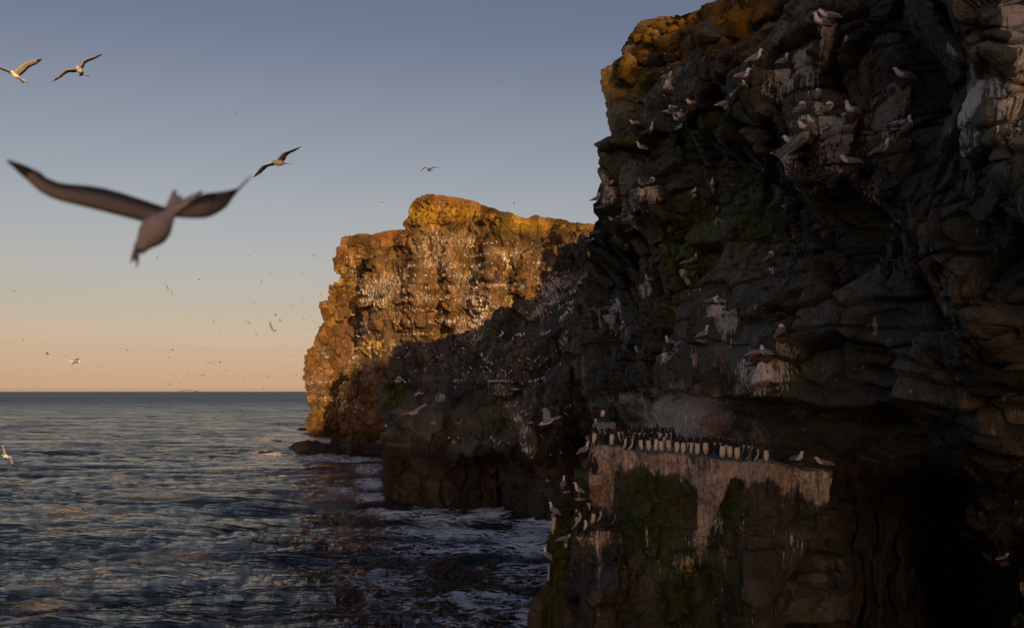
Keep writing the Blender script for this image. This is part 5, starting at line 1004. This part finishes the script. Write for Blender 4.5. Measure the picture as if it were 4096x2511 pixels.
flyer(70., Z6(1742, 978), Z6(1712, 978), (Z6(1712, 965), Z6(1704, 950)), (Z6(1722, 986), Z6(1728, 996)), 'small white gull over the dark base of the shaded cliff', dl=(.1, .2), chord=.12)
flyer(70., Z6(238, 470), Z6(206, 470), (Z6(216, 458), Z6(208, 446)), (Z6(224, 482), Z6(228, 496)), 'small white gull at the left edge of the shaded cliff', dl=(.1, .2), chord=.12)
flyer(65., Z6(1380, 127), Z6(1445, 130), (Z6(1405, 115), Z6(1425, 96)), (Z6(1420, 130), Z6(1435, 134)), 'small white gull above the long pale ledge of the shaded cliff', dl=(.1, .2), chord=.12)
flyer(75., Z6(1262, 640), Z6(1282, 612), (Z6(1266, 625), Z6(1262, 640)), (Z6(1285, 612), Z6(1300, 606)), 'tiny white gull low before the shaded cliff', chord=.09)
flyer(110., Z3(828, 282), Z3(828, 296), (Z3(822, 276), Z3(815, 270)), (Z3(834, 276), Z3(840, 270)), 'tiny white gull in the sky left of the knob', chord=.10)
flyer(85., Z3(520, 1410), Z3(540, 1408), (Z3(512, 1398), Z3(503, 1384)), (Z3(545, 1402), Z3(555, 1394)), 'white gull in the dark slot between the headlands', chord=.10)
flyer(85., Z4(595, 242), Z4(575, 232), (Z4(568, 230), Z4(555, 232)), (Z4(598, 236), Z4(602, 248)), 'white gull lower down near the slot between the headlands', chord=.10)
flyer(100., Z3(630, 1158), Z3(610, 1158), (Z3(618, 1148), Z3(622, 1134)), (Z3(622, 1160), Z3(626, 1160)), 'bright white gull beside the slot between the headlands', dl=(.1, .2), chord=.12)
flyer(100., Z3(748, 1320), Z3(748, 1298), (Z3(740, 1298), Z3(730, 1288)), (Z3(756, 1298), Z3(766, 1288)), 'white gull hanging spread-winged before the lit buttress', chord=.11)
flyer(110., Z5(650, 290), Z5(638, 291), (Z5(644, 284), Z5(640, 287)), (Z5(648, 282), Z5(652, 276)), 'tiny gull in the sky above the saddle of the headland', chord=.10)
lap('flyers')
# distant gulls over the sea and the far cliff: simple bodies, shared meshes
def speck(ang, seed, dark):
    b = Bd(); r = random.Random(seed); c_, s_ = math.cos(ang), math.sin(ang)
    b.loft([(-.2, 0, 0, .01, .01), (-.08, 0, 0, .05, .045), (.08, 0, 0, .055, .05), (.2, 0, 0, .02, .02)], 6, mat=SH if dark else WH)
    for sd in (-1, 1):
        b.loft([(.05, sd*.03, .01, .06, .012), (.06, sd*.28*c_, .28*s_, .06, .008), (-.02, sd*.5*c_+0, .5*s_*.8-.02, .015, .004)], 4, mat=SH if dark else GR, up=np.array([0, 0, 1.]))
    return b.build('far_gull')
SPK = [speck(a, i, d_) for i, (a, d_) in enumerate([(.5, 1), (.1, 1), (-.3, 1), (.7, 0), (.2, 0), (-.2, 0)])]
PTS = []
for x, y in [(1145, 499), (1385, 366), (1357, 532), (1507, 517), (1537, 474), (1618, 468), (1620, 533), (1619, 549), (1673, 524), (1663, 635), (1700, 658), (1925, 400), (1958, 470), (1980, 528), (1982, 242), (2202, 460), (2358, 155), (2405, 170), (2290, 176), (2291, 197), (2366, 252), (2420, 238), (2402, 288), (2366, 344), (2297, 396), (2352, 498), (2375, 586), (2418, 604), (2347, 603), (2357, 678), (2315, 693), (62, 700), (178, 692), (322, 700), (504, 811), (676, 741), (758, 865), (584, 906), (541, 947), (677, 958), (313, 1042), (246, 1038), (165, 1060), (249, 897), (163, 920), (1146, 793), (1215, 777), (1278, 813), (1206, 893), (1463, 795), (1552, 744), (1582, 850), (1596, 852), (1619, 842), (1621, 860), (1670, 843), (1436, 936), (1478, 932), (1534, 945), (1545, 943), (1640, 947), (1720, 913), (1676, 891), (1742, 970), (1706, 976), (1724, 1009), (1854, 966), (1954, 978), (2033, 957), (2100, 685), (2036, 670), (2262, 778), (2205, 802), (2242, 755), (2308, 760), (2245, 855), (2180, 893), (2248, 944), (2280, 907), (2200, 1020), (2000, 1048), (2053, 1052), (1918, 1057), (1812, 1029), (1370, 1013), (1025, 1024), (935, 1048), (1122, 987), (963, 760), (971, 761), (797, 950), (632, 1019), (1185, 66), (110, 311), (20, 1078), (547, 1169), (856, 1177), (1645, 1127), (1508, 1110), (2072, 1140), (2245, 1137), (2282, 1166), (2305, 1230), (1408, 1190), (1551, 1188), (604, 1308), (470, 1213)]: PTS.append(Z2(x, y))
for x, y in [(943, 455), (1508, 475), (1087, 815), (2000, 325), (2240, 222), (1590, 622), (2090, 25)]: PTS.append((x, y))
for _ in range(14): PTS.append((random.gauss(1150, 80), random.uniform(1020, 1560)))
for (x, y) in PTS:
    if x < 0 or (x > 1240 and y > 950 and random.random() < .5): continue
    sub_ = y > HY+4
    Yd_ = random.choice([130, 170, 210, 260]) if not sub_ else min(CAMZ*.8*F/(y-HY), 600)
    o = obj('gull', random.choice(SPK)); o.location = P(x, y, Yd_); o.rotation_euler = (random.uniform(-.5, .5), random.uniform(-.3, .3), random.uniform(0, 6.28)); o.scale = (.85,)*3
    zl, zg = ('tiny gull skimming low over the water, far out', 'tiny gulls low over the water') if sub_ else ('tiny gull of the loose flock circling just off the far headland', 'tiny gulls beside the far headland') if x > 1080 else ('tiny gull of the scattered flock above the middle of the sea horizon', 'tiny gulls over the middle of the horizon') if x > 560 and y > 1200 else ('tiny gull over the sea horizon below the huge blurred gull, to the left', 'tiny gulls over the horizon at the left') if y > 1200 else ('tiny gull alone in the open sky', 'tiny gulls high in the sky')
    tag(o, zl, 'gull', zg)
lap('specks')
# small birds on the ledges of the shaded middle cliff and far cliffs
def small_bird(kind):
    b = Bd()
    if kind == 'g': b.loft([(-.2, 0, .08, .02, .01), (-.06, 0, .13, .06, .05), (.05, 0, .18, .06, .055), (.08, 0, .25, .032, .034), (.11, 0, .31, .034, .034), (.16, 0, .31, .008, .008)], 8, matf=lambda i, su, co: GR if su > .1 and i < 2 else WH)
    elif kind == 's': b.loft([(-.2, 0, .05, .02, .01), (-.06, 0, .08, .065, .05), (.06, 0, .10, .06, .055), (.09, 0, .17, .033, .034), (.13, 0, .20, .03, .03), (.17, 0, .20, .008, .008)], 8, matf=lambda i, su, co: GR if su > .1 and i < 2 else WH)
    else: b.loft([(-.04, 0, .02, .03, .03), (0, 0, .14, .06, .06), (0, 0, .25, .045, .045), (0, 0, .33, .028, .028), (.03, 0, .38, .022, .022), (.09, 0, .39, .004, .004)], 8, matf=lambda i, su, co: CR if su < .1 and i < 2 else BK)
    return b.build('small_bird')
SB = {k: small_bird(k) for k in 'gsa'}
SVc, SNc = SURF['shade']; sx_, sy_ = to_px(SVc)
def on_surface(x, y, VV, vx, vy, win=9):
    m = np.nonzero((np.abs(vx-x) < win) & (np.abs(vy-y) < win))[0]
    if not len(m): return None
    j = m[np.argmin(VV[m, 1])]; return VV[j]
ml = []
def m6(x, y, k='g'): ml.append((*Z6(x, y), k))
for x, y in [(308, 68), (322, 66), (345, 70), (360, 42), (378, 55), (400, 72), (437, 65), (325, 38), (345, 36), (490, 200), (500, 196), (518, 170), (530, 178), (555, 180), (728, 195), (738, 203), (750, 212), (765, 216), (675, 100), (848, 62), (862, 122), (1045, 122), (1148, 32), (1485, 98), (1550, 70), (1560, 72), (1333, 74), (1363, 72), (1393, 78), (1440, 262), (1412, 292), (1385, 308), (1345, 292), (1330, 308), (1565, 310), (1480, 355), (1510, 358), (1548, 365), (1442, 392), (1458, 425), (1540, 452), (1555, 450), (1572, 455), (1588, 458), (1380, 500), (1190, 580), (1200, 600), (1218, 612), (1510, 592), (1520, 640), (1660, 575), (1748, 745), (1848, 732), (1892, 310), (1930, 300), (1890, 372), (640, 462), (920, 442), (802, 592), (850, 622), (892, 598), (1478, 655), (1500, 665), (1525, 680), (1558, 685), (1572, 688), (1588, 692), (1575, 780), (1355, 645), (1520, 375), (1405, 360), (930, 10), (1330, 15), (1000, -60), (870, -120), (700, -160), (1130, -20)]: m6(x, y, random.choice('ggs'))
for i in range(14): m6(1168+i*13.2, 66-i*.1, 'a')
for i in range(8): m6(1600+i*13, 62-i*4, 'a')
for x, y in [(1030, 180+10), (990, 470), (770, 190), (1080, 370)]: ml.append((1200+x/2.5186, 1250+y/2.5186, 'g'))
rs = random.Random(4)
for _ in range(60):       # the crowded terraces near the join with the near cliff
    x = rs.uniform(1990, 2330); y = rs.choice([1098, 1118, 1145, 1185, 1225, 1250])+rs.uniform(-6, 6)-.05*(x-2150); ml.append((x, y, rs.choice('ggsa')))
for _ in range(36):
    x = rs.uniform(1620, 2250); ml.append((x, rs.uniform(1400, 1500), rs.choice('gs')))
for (x, y, k) in ml:
    p = on_surface(x, y, SVc, sx_, sy_)
    if p is None: continue
    o = obj('guillemot' if k == 'a' else 'gull', SB[k]); q_ = P(x, y, p[1]-.22); o.location = q_; o.rotation_euler = (0, 0, rs.uniform(0, 6.28) if k != 'a' else -1.57+rs.uniform(-.6, .6)); o.scale = (1.1,)*3
    if k == 'a': lb, gp = ('upright dark seabird in the row on the long pale ledge of the shaded cliff', 'upright seabirds on the long pale ledge') if x < 2130 else ('upright dark seabird in the rising row right of the long pale ledge', 'upright seabirds right of the long pale ledge') if y > 1480 else ('upright dark seabird among the gulls on the crowded terraces near the big cliff', 'upright seabirds on the terraces')
    elif y < 1290: lb, gp = 'small white gull on the crowded terraces where the shaded cliff meets the big near cliff', 'gulls on the crowded terraces'
    elif y < 1520: lb, gp = 'small white gull on the dark slope just under the shadow line', 'gulls under the shadow line'
    elif x < 1800: lb, gp = 'small white gull on the left buttress of the shaded cliff above the surf', 'gulls on the left buttress'
    elif x < 2050: lb, gp = 'small white gull in the middle of the shaded cliff, left of the white-washed recess', 'gulls in the middle of the shaded cliff'
    elif y > 1740: lb, gp = 'small white gull on the low streaked nests near the dark crack', 'gulls on the low nests'
    else: lb, gp = 'small white gull on the white-washed ledges beside the dark crack', 'gulls on the white-washed ledges'
    tag(o, lb, 'guillemot' if k == 'a' else 'gull', gp)
# the uncountable far colony, one mass
fv = []; ff_ = []; fm = []
def add_small(p, k, yaw, sc):
    me = SB[k]; b0 = len(fv); c_, s_ = math.cos(yaw)*sc, math.sin(yaw)*sc
    for v in me.vertices: fv.append((p[0]+v.co.x*c_-v.co.y*s_, p[1]+v.co.x*s_+v.co.y*c_, p[2]+v.co.z*sc))
    for pl in me.polygons: ff_.append(tuple(b0+i for i in pl.vertices)); fm.append(pl.material_index)
for nm, n_b, lim in (('far', 430, (1225, 1640, 1010, 1680)), ('mid', 760, (1480, 2360, 960, 1420)), ('shade', 120, (1540, 2350, 1080, 1480))):
    VV, Nn_ = SURF[nm]; vx, vy = to_px(VV); nz = Nn_[:, 2]
    cand = np.nonzero((vx > lim[0]) & (vx < lim[1]) & (vy > lim[2]) & (vy < lim[3]))[0]
    dn = fbm(VV[cand], .09, 3, 12); w_ = np.clip(dn+.35, .02, 1)**2*np.exp(-((VV[cand, 2]+1.6*vn(VV[cand], .05, 5))/2.9 % 1-.5)**2/.012); w_ /= w_.sum()
    for j in np.random.default_rng(3).choice(cand, n_b, p=w_): add_small(VV[j]+np.array([0, -.30, 0]), rs.choice('ggsga'), rs.uniform(0, 6.28), 1.4)
b = Bd(); b.v = fv; b.f = [f if len(f) == 4 else tuple(f)+(f[-1],) for f in ff_]; b.m = fm
o = obj('seabird_colony', b.build('seabird_colony')); tag(o, 'specks of countless seabirds nesting all over the distant cliffs', 'birds', kind='stuff')
lap('birds done')
